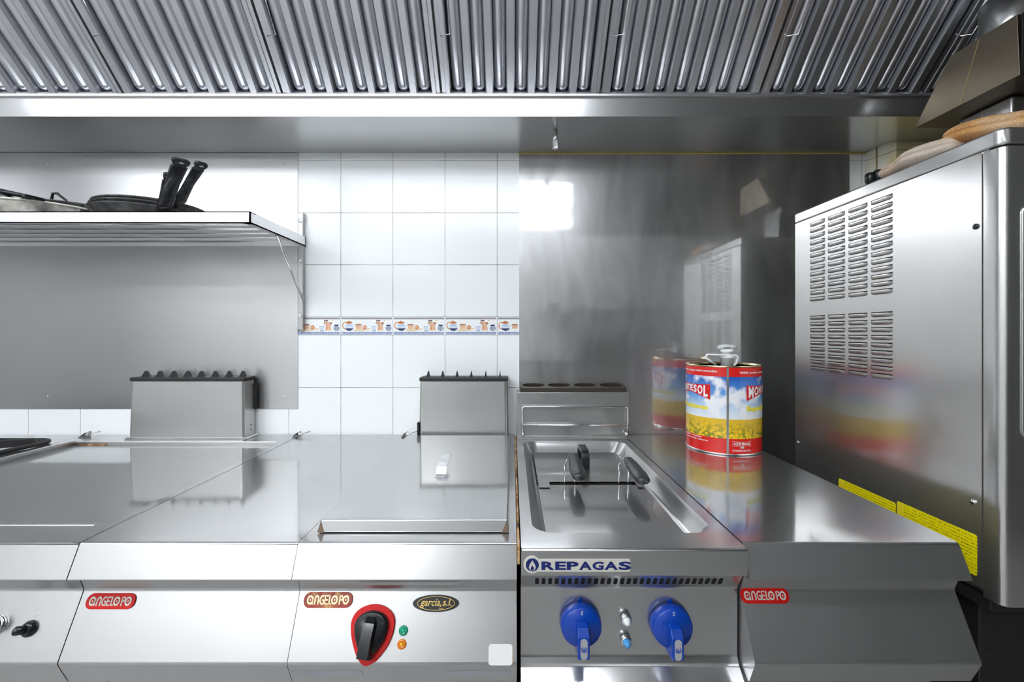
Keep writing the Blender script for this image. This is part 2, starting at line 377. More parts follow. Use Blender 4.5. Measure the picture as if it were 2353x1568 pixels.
# ================================================================== the room
M['tile_hi'] = tile_mat('white_wall_tiles_upper', 1.3507)
M['tile_lo'] = tile_mat('white_wall_tiles_lower', 1.2796)
M['tile_cream'] = tile_mat('yellowed_wall_tiles', 1.3507, (.72,.70,.58), (.30,.24,.10), xs=1.37, size=.2, stain=(.85,.72,.3))
M['tile_far'] = tile_mat('far_wall_tiles', 0, (.80,.81,.81), (.35,.33,.3))
M['tile_side'] = tile_mat('side_wall_tiles', 0, (.80,.81,.81), (.35,.33,.3), axis='YZ')
M['floor'] = tile_mat('floor_tiles', 0, (.56,.55,.54), (.2,.19,.18), axis='XY', size=.33, rough=.35)
M['ceil'] = plain('ceiling_paint', (.75,.75,.73), .8)
mb = MB().box((-3.1,WALL,1.2796),(1.359,WALL+.1,2.9),0).box((-3.1,WALL,0),(1.359,WALL+.1,1.2796),1)
obj('wall_back', mb, ['tile_hi','tile_lo'], kind='structure')
mb = MB(); mb.slab(UP(0,0,0), [(1.359,WALL+.1),(1.359,WALL),(1.389,1.645),(2.6,1.645),(2.6,WALL+.1)], 0, 2.9)
obj('wall_pillar', mb, 'tile_cream', kind='structure')
obj('wall_left', MB().box((-3.2,-2.5,0),(-3.1,WALL+.1,2.9)), 'tile_side', kind='structure')
M['fillcut'] = plain('dark_wall_fill_cut', (.07,.07,.07), .4)  # unseen right wall darkened to cut the fill light from that side
obj('wall_right', MB().box((2.6,-2.5,0),(2.7,WALL+.1,2.9)), 'fillcut', kind='structure')
obj('wall_front', MB().box((-3.2,-2.6,0),(2.7,-2.5,2.9)), 'tile_far', kind='structure')
obj('floor', MB().box((-3.2,-2.6,-.05),(2.7,WALL+.1,0)), 'floor', kind='structure')
obj('ceiling', MB().box((-3.2,-2.6,2.9),(2.7,WALL+.1,2.95)), 'ceil', kind='structure')

# decorated border tiles: a shelf scene printed on each tile
BC = dict(bg=(.84,.86,.87), navy=(.035,.05,.13), brown=(.32,.15,.10), orange=(.58,.22,.08), paleblue=(.42,.52,.66), glass=(.62,.69,.78),
          peach=(.72,.45,.30), beige=(.74,.60,.42), terr=(.60,.27,.15), gold=(.70,.48,.10), band=(.12,.17,.36), band2=(.62,.68,.80), white=(.88,.89,.9))
bk = list(BC); bm_ = [plain('border_'+k, BC[k], .15) for k in bk]; BI = {k:i for i,k in enumerate(bk)}
mb = MB(); z0, z1 = 1.2796+.0007, 1.3507-.0007
sx = .2/541.0
for t in range(-13, 7):
    xa = -.2573+.2*t
    if xa < -1.3 or xa > .1: continue
    x_lo, x_hi = xa+.0006, min(xa+.1994, .028)
    fr = frame((xa, WALL-.0002, z1), (1,0,0), (0,0,1))
    def Q(x, y): return (x*sx, -(y-130)*sx*.965)
    def rect(a, b, c, d, k, h):
        p = [Q(a,d), Q(c,d), Q(c,b), Q(a,b)]
        p = [(min(q[0], x_hi-xa), q[1]) for q in p]
        if p[1][0]-p[0][0] > 1e-4: mb.add([fr(q[0],q[1],h) for q in p], [(0,1,2,3)], BI[k])
    def poly(pts, k, h):
        p = [Q(*q) for q in pts]
        if max(q[0] for q in p) > x_hi-xa: return
        mb.add([fr(q[0],q[1],h) for q in p], [tuple(range(len(p)))], BI[k])
    def oval(cx, cy, rx, ry, k, h, a0=0, a1=360): poly([(x, y) for x, y in ell(rx, -ry, cx, cy, 20, a0, a1)], k, h)
    h = .0004
    rect(2,131,539,324,'bg',h); rect(8,137,533,146,'navy',.0006); rect(8,151,533,155,'brown',.0006)
    rect(8,291,533,318,'band',.0006)
    for i in range(34):
        oval(16+i*15.5, 304.5, 6, 9, 'band2', .0008); oval(16+i*15.5, 304.5, 2.6, 4, 'band', .0009)
    st = [(50+30*math.cos(a), 222+38*math.sin(a)) for a in [math.radians(d) for d in range(100, 275, 12)]]
    p2 = [Q(*q) for q in st]
    if max(q[0] for q in p2)+.01 < x_hi-xa: stroke(mb, fr, p2, .0035, .0007, BI['orange'])
    oval(88,236,48,44,'glass',.0007); oval(88,238,46,41,'navy',.0008,200,340); oval(88,236,34,26,'paleblue',.00085,20,160)
    oval(85,190,37,13,'orange',.0009); oval(84,178,8,8,'orange',.0009)
    poly([(138,258),(308,250),(312,262),(220,282),(142,282)],'beige',.0006)
    poly([(150,212),(218,212),(212,256),(158,256)],'peach',.0008); oval(184,212,34,7,'brown',.0009)
    oval(248,241,23,25,'terr',.0009); oval(242,236,10,12,'peach',.00095)
    poly([(318,222),(372,222),(364,284),(326,284)],'paleblue',.0008); rect(324,236,366,268,'glass',.0009); oval(345,222,27,6,'white',.0009)
    poly([(386,212),(438,212),(444,274),(380,274)],'peach',.0008); poly([(398,216),(404,216),(400,272),(392,272)],'orange',.0009)
    rnd = random.Random(3)
    for i in range(20):
        oval(412+rnd.uniform(-46,52), 188+rnd.uniform(-22,18), rnd.uniform(5,13), rnd.uniform(4,10), rnd.choice(['brown','gold','terr','navy','peach','gold','orange']), .0010+i*1e-5)
    oval(496,252,33,30,'paleblue',.0008); rect(474,212,518,228,'navy',.0009)
    for i in (-22,-11,0,11,22): oval(496+i, 254, 3.2, 26-abs(i)*.35, 'navy', .001)
    for i in (-17,-5,6,17): oval(496+i, 254, 2.6, 20, 'white', .001)
obj('trim_1', mb, bm_, kind='structure', recalc=False)
obj('trim_2', MB().box((.026,WALL-.004,1.9745),(1.357,WALL-.0005,1.9795)), 'seal', kind='structure')

# ================================================================== splash sheets on the wall
def screw_mb(x, y, z, r=.0035):
    f = frame((x,y,z), (1,0,0), (0,0,1)); return MB().lathe(f, [(r,0),(r,.001),(r*.7,.0022),(.0002,.0026)], 12)
t = thing('splash_sheet', 'wide brushed steel sheet screwed to the wall behind the pan shelf', 'wall panel', (-1.9, WALL, .99))
obj('sheet', MB().box((-3.05,WALL-.003,WZ(940,WALL)),(WX(685,WALL),WALL-.0005,1.978)), 'splash', t)
for px, py in ((112,378),(655,378),(112,911),(655,911)): obj('screw', screw_mb(WX(px,WALL), WALL-.003, WZ(py,WALL)), 'chrome', t)
o = obj('splash_sheet', MB().box((WX(1193,WALL),WALL-.003,.45),(WX(1952,WALL)-.002,WALL-.0008,1.974)), 'mirror')  # lower part added behind the units to darken the gap beside the oven
tag(o, 'mirror-like smeared steel wall sheet behind the fryer and the oil can', 'wall panel')

# ================================================================== extractor hood
HZ = 1.980; LY = 1.453; LZ = 2.0465
t = thing('extractor_hood', 'long stainless steel canopy hood over the cooking line', 'hood', (-.3, WALL, HZ))
X0, X1 = -3.0, 2.5
mb = MB().prism([(WALL-.001,HZ),(LY,HZ),(LY,LZ),(LY+.004,LZ),(LY+.004,HZ+.006),(WALL-.001,HZ+.006)], X0, 1.357)
mb.prism([(1.643,HZ),(LY,HZ),(LY,LZ),(LY+.004,LZ),(LY+.004,HZ+.006),(1.643,HZ+.006)], 1.357, X1)
obj('gutter', mb, 'hood', t)
obj('filter_rail', MB().prism([(LY-.010,LZ-.006),(LY-.010,LZ+.002),(LY+.012,LZ+.002),(LY+.012,LZ-.006)], X0, X1), 'rail', t, bevel=.0015)
UZ = LZ+.36; UY = LY-.36
obj('top_panel', MB().box((X0,.25,UZ+.03),(X1,UY+.03,UZ+.036)), 'hood', t)
obj('back_panel', MB().box((X0,1.735,HZ+.01),(1.357,1.745,2.6)), 'hood', t)
obj('front_panel', MB().prism([(.25,HZ),(.254,HZ),(.254,UZ+.036),(.25,UZ+.036)], X0, X1).box((X0,.25,HZ),(X1,.29,HZ+.004)), 'hood', t)
obj('end_panel', MB().box((X0-.005,.25,HZ),(X0,1.74,UZ+.036)), 'hood', t)
obj('end_panel', MB().box((X1,.25,HZ),(X1+.005,1.64,UZ+.036)), 'hood', t)
f = frame((.149,1.553,HZ), (1,0,0), (0,-1,0))
t = thing('gas_nozzle', 'small chrome hex nozzle hanging under the hood above the fryer', 'nozzle', (.149,1.553,1.914))
obj('stem', MB().lathe(f, [(.006,0),(.006,.034)], 16), 'dullmetal', t)
obj('hex_nut', MB().lathe(f, [(.0105,.034),(.011,.036),(.011,.062),(.009,.064)], 6, sm=False), 'chrome', t)
obj('collar', MB().lathe(f, [(.009,.018),(.009,.032)], 16), 'chrome', t)

# hood lamps: luminaires on the inner front of the hood
HLZ = 2.215
for x0, x1, lab in ((-2.75,-1.20,'left fluorescent lamp inside the hood front'),(-1.12,.43,'right fluorescent lamp inside the hood front')):
    t = thing('hood_lamp', lab, 'lamp', ((x0+x1)/2,.256,HLZ))
    obj('housing', MB().box((x0,.256,HLZ-.19),(x1,.29,HLZ+.13)), 'white', t)
    for dz in (-.15,.0,.09):
        obj('tube', MB().tube([(x0+.03,.315,HLZ+dz),(x1-.03,.315,HLZ+dz)], .017, 12), 'lampglow', t)

# ================================================================== baffle filters
sq = math.sqrt(.5)
FW, FL = .498, .49
def make_filter():
    t = thing('grease_filter', '', 'filter', (0, LY, LZ), 'baffle grease filters in a row in the hood')
    # local frame: a across, b up the slope (towards the cook), c outward (down towards the cook)
    fr = frame((0, LY-.004, LZ+.004), (1,0,0), (0,-sq,sq)); 
    sgn = -1 if fr.n.z > 0 else 1
    f = lambda a, b, c=0: fr(a, b, c*sgn)
    W2 = FW/2
    def strip(mb, prof, b0, b1, mi=0, sm=False):
        n = len(prof); mb.add([f(a,b0,c) for a,c in prof]+[f(a,b1,c) for a,c in prof], [(i,i+1,i+1+n,i+n) for i in range(n-1)], mi, sm)
    mb = MB()
    for s in (-1,1):
        pr = [(s*W2,-.020),(s*W2,.0),(s*(W2-.018),.0),(s*(W2-.020),-.020)]
        strip(mb, pr, 0, FL)
    for b0, b1 in ((0,.004),(FL-.014,FL)):
        mb.box((0,0,0),(0,0,0)) if False else None
        n = [(-W2,b0),(W2,b0),(W2,b1),(-W2,b1)]
        mb.add([f(a,b,c) for c in (-.02,0.0) for a,b in n], [(0,1,2,3),(4,5,6,7),(0,1,5,4),(2,3,7,6)], 0)
    obj('frame', mb, 'filt', t)
    mb = MB(); mb.add([f(-W2,0,-.034),f(W2,0,-.034),f(W2,FL,-.034),f(-W2,FL,-.034)], [(0,1,2,3)]); obj('back_plate', mb, 'dark', t)
    P = (FW-.036)/7.0
    for k in range(7):                                   # deep rounded troughs
        c = -W2+.018+P*(k+.5); mb = MB(); w2 = P*.30; rows = []
        for j, (bb, sc) in enumerate([(.004,.35),(.007,.7),(.014,.93),(.024,1),(FL-.03,1),(FL-.014,.8)]):
            rows.append([f(c+w2*sc*math.sin(a), bb, -.026+ .021*sc*math.cos(a)) for a in [math.radians(-100+20*i) for i in range(11)]])
        n = 11; vs = [p for r in rows for p in r]
        mb.add(vs, [(j*n+i, j*n+i+1, (j+1)*n+i+1, (j+1)*n+i) for j in range(len(rows)-1) for i in range(n-1)], 0, True)
        obj('rear_baffle', mb, 'filt', t, recalc=True)
    for k in range(8):                                   # flat folded bars in front
        c = -W2+.018+P*k; mb = MB(); w2 = P*.19
        if k in (0,7): w2 *= .7
        strip(mb, [(c-w2-.002,-.024),(c-w2,-.003),(c-w2+.003,.003),(c+w2-.003,.003),(c+w2,-.003),(c+w2+.002,-.024)], .002, FL-.01)
        obj('front_baffle', mb, 'filt', t)
    hx = -W2+.012; mb = MB()
    mb.tube([f(hx,.16,.002),f(hx,.16,.012),f(hx+.028,.165,.014),f(hx+.030,.26,.014),f(hx,.265,.012),f(hx,.265,.002)], .0018, 6)
    obj('handle', mb, 'chrome', t)
    return t
proto = make_filter()
def copy_tree(o, parent=None):
    c = o.copy(); C.objects.link(c); c.parent = parent
    for ch in list(o.children): copy_tree(ch, c)
    return c
flab = ['steel baffle grease filter at the left end, above the frying pans', 'steel baffle grease filter second from the left, above the end of the pan shelf',
        'steel baffle grease filter above the left half of the white tiles', 'dented steel baffle grease filter right of centre-left seam, above the right part of the tiles',
        'steel baffle grease filter above the polished splash sheet and oil can side', 'shiny dark steel baffle grease filter above the wall corner, beside the brown flue cowl',
        'dark steel baffle grease filter at the right end, mostly behind the brown flue cowl']
flab = ['grease filter cut by the left edge of the photo, above the frying pans', 'second grease filter from the left, above the pan shelf',
        'third grease filter from the left, ending above the middle of the white tiles', 'fourth grease filter from the left, with the warm reflection, above the nozzle',
        'fifth grease filter from the left, above the polished sheet right of the nozzle', 'sixth grease filter from the left, shiny and darker, left of the brown cowl',
        'rightmost grease filter, dark and mostly hidden behind the brown cowl']
for i in range(7):
    cx_ = (104+i*364.3-CX)*LY/F
    o = proto if i == 0 else copy_tree(proto)
    o.location = (cx_, LY, LZ); o['label'] = flab[i]
# move the prototype parts stay relative to the empty

# ================================================================== steel units of the cooking line
PROF = [(.8430,.9000),(.8160,.8420),(.8390,.8420),(.8512,.8090),(.8005,.7050),(.8215,.6580),(.9000,.6580),(.9000,.0800),(1.7400,.0800)]
NY, NZ = .8430, .9000
PN = Vector((0,-(.8090-.7050),(.8512-.8005))).normalized(); PN = Vector((0,-.104,.0507)).normalized()
PP = Vector((0,.8512,.8090)); PV = Vector((0,.8512-.8005,.104)).normalized()
def on_panel(px, py): return frame(hit(px, py, PP, PN), (1,0,0), PV)
K = .815/F        # metres per pixel on the front panels
def unit_body(parent, x0, x1, m, hole=None, zt=.9, prof=PROF, topm='top', bw_=.004):
    """top with an optional opening, sides and folded front as one sheet-metal body"""
    p = list(prof)+[(1.7400,zt)]; n = len(p)
    mb = MB()
    mb.prism(p, x0, x1, 0, caps=True, skip=(n-1,))        # everything but the level top
    bm = bmesh.new()
    y0, y1 = p[0][0], 1.74
    def loop(pts, z):
        vs = [bm.verts.new((a,b,z)) for a,b in pts]; return [bm.edges.new((vs[i], vs[(i+1)%len(vs)])) for i in range(len(vs))]
    es = loop([(x0,y0),(x1,y0),(x1,y1),(x0,y1)], zt)
    if hole: es += loop(hole, zt)
    bmesh.ops.triangle_fill(bm, edges=es, use_beauty=True)
    bm.verts.index_update()
    mb.add([v.co for v in bm.verts], [[v.index for v in f.verts] for f in bm.faces], 0); bm.free()
    o = obj('body', mb, m, parent)
    me = o.data; b = bmesh.new(); b.from_mesh(me); bmesh.ops.remove_doubles(b, verts=b.verts, dist=1e-5); bmesh.ops.recalc_face_normals(b, faces=b.faces)
    bw = b.edges.layers.float.new('bevel_weight_edge')
    for fc in b.faces: fc.smooth = True
    for e in b.edges:
        if len(e.link_faces) != 2: e.smooth = False; continue
        a_ = e.calc_face_angle(0); d_ = (e.verts[0].co-e.verts[1].co)
        along = abs(d_.x) > .9*d_.length and abs(d_.x) > .3
        if a_ > math.radians(15):
            if along: e[bw] = 1.0
            else: e.smooth = False
    for fc in b.faces:
        if fc.normal.z > .99: fc.material_index = 1
    b.to_mesh(me); b.free()
    me.materials.append(M[topm])
    bv = o.modifiers.new('bevel','BEVEL'); bv.width = bw_; bv.segments = 3; bv.limit_method = 'WEIGHT'; bv.harden_normals = True
    return o

def stroke_logo_angelo(fr, w, h, z):
    """the rounded a n G E L O P O lettering"""
    mb = MB(); s = h
    def ring(cx, r, dot=True):
        stroke(mb, fr, [(cx+r*math.cos(a), r*math.sin(a)*1.0) for a in [2*PI*k/20 for k in range(20)]], s*.2, z, 0, True)
        if dot: mb.add([fr(cx+a, b, z) for a,b in ell(s*.1, s*.1, 0, 0, 10)], [tuple(range(10))])
    real = fr; raw = []; fr = lambda a, b, c=0: Vector((a, b, c))
    x = 0
    ring(x, s*.36); stroke(mb, fr, [(x+s*.36,.3*s),(x+s*.36,-s*.46)], s*.2, z)
    x += s*.68; stroke(mb, fr, [(x,-s*.46),(x,s*.1),(x+s*.08,s*.33),(x+s*.24,s*.4),(x+s*.40,s*.33),(x+s*.48,s*.1),(x+s*.48,-s*.46)], s*.18, z)
    x += s*.72; stroke(mb, fr, [(x+s*.5,s*.4),(x+s*.2,s*.38),(x,s*.1),(x,-s*.15),(x+s*.2,-s*.38),(x+s*.5,-s*.38),(x+s*.5,-s*.02),(x+s*.25,-s*.02)], s*.17, z)
    x += s*.70; stroke(mb, fr, [(x+s*.42,s*.4),(x,s*.4),(x,-s*.38),(x+s*.42,-s*.38)], s*.17, z); stroke(mb, fr, [(x,0),(x+s*.38,0)], s*.15, z)
    x += s*.60; stroke(mb, fr, [(x,s*.46),(x,-s*.38),(x+s*.32,-s*.38)], s*.18, z)
    x += s*.72; ring(x, s*.36)
    x += s*.74; stroke(mb, fr, [(x,-s*.46),(x,s*.38),(x+s*.3,s*.38),(x+s*.42,s*.2),(x+s*.3,0),(x,0)], s*.17, z)
    x += s*.86; ring(x, s*.36)
    lo_, hi_ = min(v[0] for v in mb.v), max(v[0] for v in mb.v)
    mb.v = [tuple(real((v[0]-(lo_+hi_)/2)*w/(hi_-lo_), v[1], v[2])) for v in mb.v]
    return mb
def angelo_badge(parent, px, py, worn=False):
    fr = on_panel(px, py)
    b = obj('badge', MB().slab(fr, rrect(116*K, 33*K, 15*K, 8), .0002, .0022), 'badge_worn' if worn else 'red', parent, bevel=.0006)
    b['label'] = 'worn dark red badge' if worn else 'red badge with cream lettering'
    obj('lettering', stroke_logo_angelo(fr, 100*K, 21*K, .0027), 'cream' if not worn else M['goldtin'], b, recalc=False)
    return b

# --- burner unit at the far left
GL = 'the left end of the cooking line'
XA, XB, XC, XD = -1.610, -.800, -.396, .0085
t = thing('burner_range', 'steel burner unit cut by the left edge, carrying the black grate', 'stove', (-2.0, 1.3, .08))
unit_body(t, -2.41, XA-.001, 'top')
t2 = thing('pan_grate', 'black cast iron pan grate on the burner unit at the left edge', 'grate', (-1.83, 1.42, .9))
mb = MB()
xr, xl, yf, yb, zr = -1.622, -2.02, 1.16, 1.61, .909
mb.tube([(a,b,zr) for a,b in rrect(xr-xl, yb-yf, .03, 4, (xr+xl)/2, (yf+yb)/2)], .008, 8, close=True)
obj('grate_frame', mb, 'castiron', t2)
def fin(a, b, h0, h1, wd=.008):
    a = Vector(a); b = Vector(b); d = (b-a).normalized(); n = Vector((-d.y,d.x,0))*wd/2
    L = (b-a).length
    st = [(0,.0,.012),(.05,.0,.030),(.5,.0,.034),(1,.0,.022)]
    vs = []
    for q,_,hh in st:
        p = a+(b-a)*q
        for s in (-1,1): vs += [p+n*s+Vector((0,0,h0)), p+n*s+Vector((0,0,hh))]
    fs = [(4*i+0,4*i+1,4*i+5,4*i+4) for i in range(3)]+[(4*i+2,4*i+6,4*i+7,4*i+3) for i in range(3)]+[(4*i+1,4*i+3,4*i+7,4*i+5) for i in range(3)]+[(4*i,4*i+4,4*i+6,4*i+2) for i in range(3)]
    fs += [(0,2,3,1),(12,13,15,14)]
    return MB().add(vs, fs)
cxg, cyg = (xr+xl)/2, (yf+yb)/2
for px_, py_ in ((xr,yb-.05),(xr,cyg),(xr,yf+.05),(xl,yb-.05),(xl,cyg),(xl,yf+.05),(cxg,yb),(cxg,yf)):
    e = Vector((px_,py_,.9)); i_ = Vector((cxg,cyg,.9))+(e-Vector((cxg,cyg,.9))).normalized()*.05
    obj('finger', fin(e, i_, .008, .03, .012), 'castiron', t2, bevel=.002)
# low spreader plate under the fingers, visible as a grey-black slope
mb = MB().lathe(UP(cxg,cyg,.901), [(.07,0),(.065,.012),(.03,.016)], 24); obj('burner_cap', mb, 'castiron', t)

# --- griddle unit
t = thing('griddle_range', 'wide steel griddle unit with smooth recessed hot plate and black igniter', 'stove', ((XA+XB)/2,1.3,.08))
gx0, gx1, gy0, gy1 = -1.545, -.822, YTOP(1203), YTOP(1018)
unit_body(t, XA, XB-.001, 'nose', hole=[(gx0,gy0),(gx1,gy0),(gx1,gy1),(gx0,gy1)])
d = .007
mb = MB().add([(gx0,gy0,.9),(gx1,gy0,.9),(gx1,gy1,.9),(gx0,gy1,.9),(gx0,gy0,.9-d),(gx1,gy0,.9-d),(gx1,gy1,.9-d),(gx0,gy1,.9-d)], [(4,5,6,7),(0,1,5,4),(1,2,6,5),(2,3,7,6),(3,0,4,7)])
o = obj('hot_plate', mb, 'plate', t, recalc=False)
mb = MB().box((gx0-.012,gy0,.9),(gx0,gy1,.909)); mb.box((gx0-.012,gy1,.9),(gx1-.01,gy1+.006,.9045)); mb.box((gx0,gy0-.012,.9),(gx1-.02,gy0-.004,.9015))
obj('plate_rim', mb, 'shelf', t, bevel=.002)
mb = MB().box((gx0,gy1-.006,.8935),(gx0+.11,gy1-.001,.8960)); obj('rust_line', mb, 'rust', t)
igf = on_panel(69,1445)
b = obj('igniter', MB().lathe(igf, [(.0135,0),(.0135,.003),(.011,.006),(.009,.011)], 24), 'black', t)
mb = MB().tube([igf(0,0,.006), igf(-.003,-.001,.013), igf(-.009,-.002,.018), igf(-.011,-.002,.019)], [.0075,.0075,.0075,.005], 12); obj('button', mb, 'black', b)
kf = on_panel(-8,1437)
b = obj('knob', MB().lathe(kf, [(.017,0),(.017,.004),(.014,.006)], 24), 'chrome', t); obj('knob_face', MB().lathe(kf, [(.013,.006),(.013,.018),(.011,.02)], 24), 'black', b)
mb = MB(); sf = on_panel(83,1409)
for k in range(8): a = k*PI/4; stroke(mb, sf, [(.002*math.cos(a),.002*math.sin(a)),(.008*math.cos(a),.008*math.sin(a))], .0008, .0004)
obj('star_mark', mb, 'chrome', t, recalc=False)
f = frame((WX(36,.8425),.8425,.8340),(1,0,0),Vector((0,.0122,-.033))*-1)
obj('vent_slot', MB().slab(f, rrect(.056,.010,.005,6), .0003, .0010), 'dark', t)

def flue(parent, x0, x1, yf, yb, z1, fins, mat='flue', lean=.006, wide=False):
    mb = MB()
    pts = rrect(x1-x0, yb-yf, .012, 4, (x0+x1)/2, (yf+yb)/2)
    n = len(pts)
    lo = [(a,b,.9005) for a,b in pts]; hi = [((x0+x1)/2+(a-(x0+x1)/2)*.985, b+(lean if b < (yf+yb)/2 else 0), z1) for a,b in pts]
    for i in range(n):
        big = math.dist(pts[i], pts[(i+1)%n]) > .02
        mb.add([lo[i],lo[(i+1)%n],hi[(i+1)%n],hi[i]], [(0,1,2,3)], 0, not big)
    mb.add(hi, [tuple(range(n))])
    b = obj('flue', mb, mat, parent)
    g_ = MB(); g_.box((x0+.001,yf+lean-.002,z1+.0005),(x1-.001,yb,z1+.0145))
    gr = obj('grille', g_, 'castiron', b, bevel=.003)
    for x, wd in fins:
        mb = MB(); pr = [(-1,0),(-.78,.10),(-.5,.42),(-.22,.86),(0,1),(.22,.86),(.5,.42),(.78,.10),(1,0)]
        yy0, yy1 = yf+.030, yf+.040
        vs = [(x+a*wd, yy0, z1+.0145+c*.0225) for a,c in pr]+[(x+a*wd, yy1, z1+.0145+c*.0225) for a,c in pr]; m_ = len(pr)
        mb.add(vs, [(i,i+1,i+1+m_,i+m_) for i in range(m_-1)]+[tuple(range(m_)), tuple(range(2*m_-1,m_-1,-1))])
        obj('ridge', mb, 'castiron', gr)
    return b
FY = 1.655
b = flue(t, WX(294,FY), WX(560,FY), FY, 1.735, WZ(877,FY+.006), [(WX(334+i*31.8,FY+.03),.0195-.0006*i) for i in range(8)])
fl_side = WX(560,FY)
for zz in (WZ(976,1.70), WZ(987,1.70)):
    obj('vent_hole', MB().lathe(frame((fl_side+.0002,1.70,zz),(0,1,0),(0,0,1)), [(.0028,0),(.0028,.0006)], 12), 'dark', b)
mb = MB().box((WX(560,FY)+.001,1.722,WZ(940,1.735)),(WX(592,1.735),1.742,WZ(880,1.735))); obj('hinge_plate', mb, 'castiron', b, bevel=.002)
mb = MB(); x0_, x1_ = WX(294,FY), WX(560,FY)
mb.prism([(FY-.014,.9003),(FY-.002,.9085),(FY+.01,.9085),(FY+.01,.9003)], x0_-.006, x1_+.006); mb.prism([(FY,.9003),(FY,.9085),(1.735,.9085),(1.735,.9003)], x1_+.001, x1_+.010)
obj('flue_flange', mb, 'shelf', t, bevel=.002)

# --- plain worktop unit
t = thing('worktop_unit', 'plain steel worktop unit between the griddle and the lidded fryer', 'counter', ((XB+XC)/2,1.3,.08))
unit_body(t, XB+.001, XC-.0005, 'nose'); angelo_badge(t, 256, 1382)

# --- lidded fryer
t = thing('fryer', 'electric fryer with closed steel lid and black knob on a red plate', 'fryer', ((XC+XD)/2,1.3,.08))
unit_body(t, XC+.0005, XD, 'nose'); angelo_badge(t, 755, 1379, True)
ly0, ly1, lx0, lx1, lh = YTOP(1225), 1.62, -.3733, -.0085, .0245
mb = MB().add([(lx0-.004,ly0-.003,.9015),(lx1+.003,ly0-.003,.9015),(lx1+.003,ly1,.9015),(lx0-.004,ly1,.9015),(lx0,ly0+.004,.9+lh),(lx1,ly0+.004,.9+lh),(lx1,ly1,.9+lh),(lx0,ly1,.9+lh)],
    [(0,1,5,4),(1,2,6,5),(2,3,7,6),(3,0,4,7),(4,5,6,7),(3,2,1,0)])
lid = obj('lid', mb, 'top', t, bevel=.003); lid['label'] = 'flat steel lid with folded edges'
hy0, hy1 = YTOP(1097,.9245), YTOP(1050,.944)
hw = .013; hx0 = WX(1011,hy0)
pr = [(hy0-.004,.9248),(hy0-.003,.9262),(hy0+.012,.9262),(hy0+.020,.945),(hy0+.055,.9475),(hy0+.085,.958),(hy0+.084,.9602),(hy0+.054,.950),(hy0+.018,.9475),(hy0+.010,.928),(hy0-.004,.928)]
mb = MB(); n = len(pr)
pr = [(hy0,.9249),(hy0,.9265),(hy0+.016,.9268),(hy0+.030,.9430),(hy0+.075,.9455),(hy0+.110,.9560),(hy0+.111,.9545),(hy0+.076,.9438),(hy0+.031,.9412),(hy0+.018,.9249)]
n = len(pr)
mb.add([(hx0-hw,y,z) for y,z in pr]+[(hx0+hw,y,z) for y,z in pr], [(i,(i+1)%n,(i+1)%n+n,i+n) for i in range(n)]+[tuple(range(n)),tuple(range(2*n-1,n-1,-1))])
obj('handle', mb, 'chrome', lid, bevel=.0006)
mb = MB()
for s_, xx in ((1,lx0-.004),(-1,lx1+.003)):
    mb.add([(xx,ly0-.0034,.9018),(xx+s_*.014,ly0-.0034,.9018),(xx+s_*.005,ly0+.0030,.9+lh-.002)], [(0,1,2)])
obj('corner_grime', mb, 'grime', lid, recalc=False)
b = flue(t, WX(962,FY), WX(1168,FY), FY, 1.735, WZ(877,FY+.006), [(WX(984+i*33,FY+.03),[.0085,.0078,.0070,.006,.005,.004][i]) for i in range(6)])
obj('hinge_plate', MB().box((WX(959,FY)-.001,FY,.905),(WX(962,FY)+.0005,FY+.02,.962)), 'castiron', b)
# front details
of = on_panel(1002,1387)
lb = obj('dealer_plate', MB().slab(of, ell(55*K, 18*K, 0, 0, 40), .0002, .0012), 'black', t); lb['label'] = 'black oval plate with gold lettering'
mb = MB(); stroke(mb, of, ell(44*K, 14*K, 0, 0, 40), .9*K, .0016, 0, True)
text_fit(mb, of, 'garcia,', -37*K, 13*K, -10*K, 9*K, .0019, 0, .008, .25); text_fit(mb, of, 's.l.', 16*K, 37*K, -5*K, 10*K, .0019, 0, .008, .2)
text_fit(mb, of, 'ELDA', 9*K, 19*K, -13*K, -9.5*K, .0019, 0, .01)
obj('lettering', mb, 'gold', lb, recalc=False)
kf = on_panel(855,1456)
def pick(sc, n=40):
    out = []
    for k in range(n):
        a = 2*PI*k/n; c, s_ = math.cos(a), math.sin(a)
        r = 50*K*(1+ .06*math.cos(3*(a-PI/2+PI)) )
        x = r*c*(1.0+.10*s_); y = r*s_*1.16
        out.append((x*sc, y*sc))
    return out
def pick(sc):
    pts = [(-50,20),(-47,34),(-38,46),(-22,55),(0,59),(22,55),(38,46),(48,34),(51,18),(49,0),(42,-20),(30,-38),(16,-53),(2,-60),(-8,-61),(-20,-53),(-30,-40),(-40,-20),(-47,0)]
    out = []
    n = len(pts)
    for i in range(n):
        p0, p1, p2, p3 = [Vector(pts[(i+j)%n]) for j in (-1,0,1,2)]
        for u in (0,.5):
            q = .5*((2*p1)+(p2-p0)*u+(2*p0-5*p1+4*p2-p3)*u*u+(3*p1-3*p2+p3-p0)*u**3); out.append((q.x*K*sc, q.y*K*sc))
    return out
kn = obj('dial_plate', MB().slab(kf, pick(1), .0002, .006), 'redknob', t, bevel=.0012); kn['label'] = 'red rounded triangular dial plate'
mb = MB(); rings = []
f2 = lambda a,b,c: kf(a+0*K, b+2*K, c)
P0 = pick(.78); n = len(P0)
hs = [(.76,.006),(.74,.016),(.66,.019),(.0,.019)]
for sc, hh in hs: rings.append([f2(a*sc/.78*1.0, b*sc/.78, hh) for a,b in P0])
mb.add([p for r in rings for p in r], [(j*n+i, j*n+(i+1)%n, (j+1)*n+(i+1)%n, (j+1)*n+i) for j in range(len(rings)-1) for i in range(n)], 0, True)
obj('knob', mb, 'black', kn)
th = math.radians(-6)
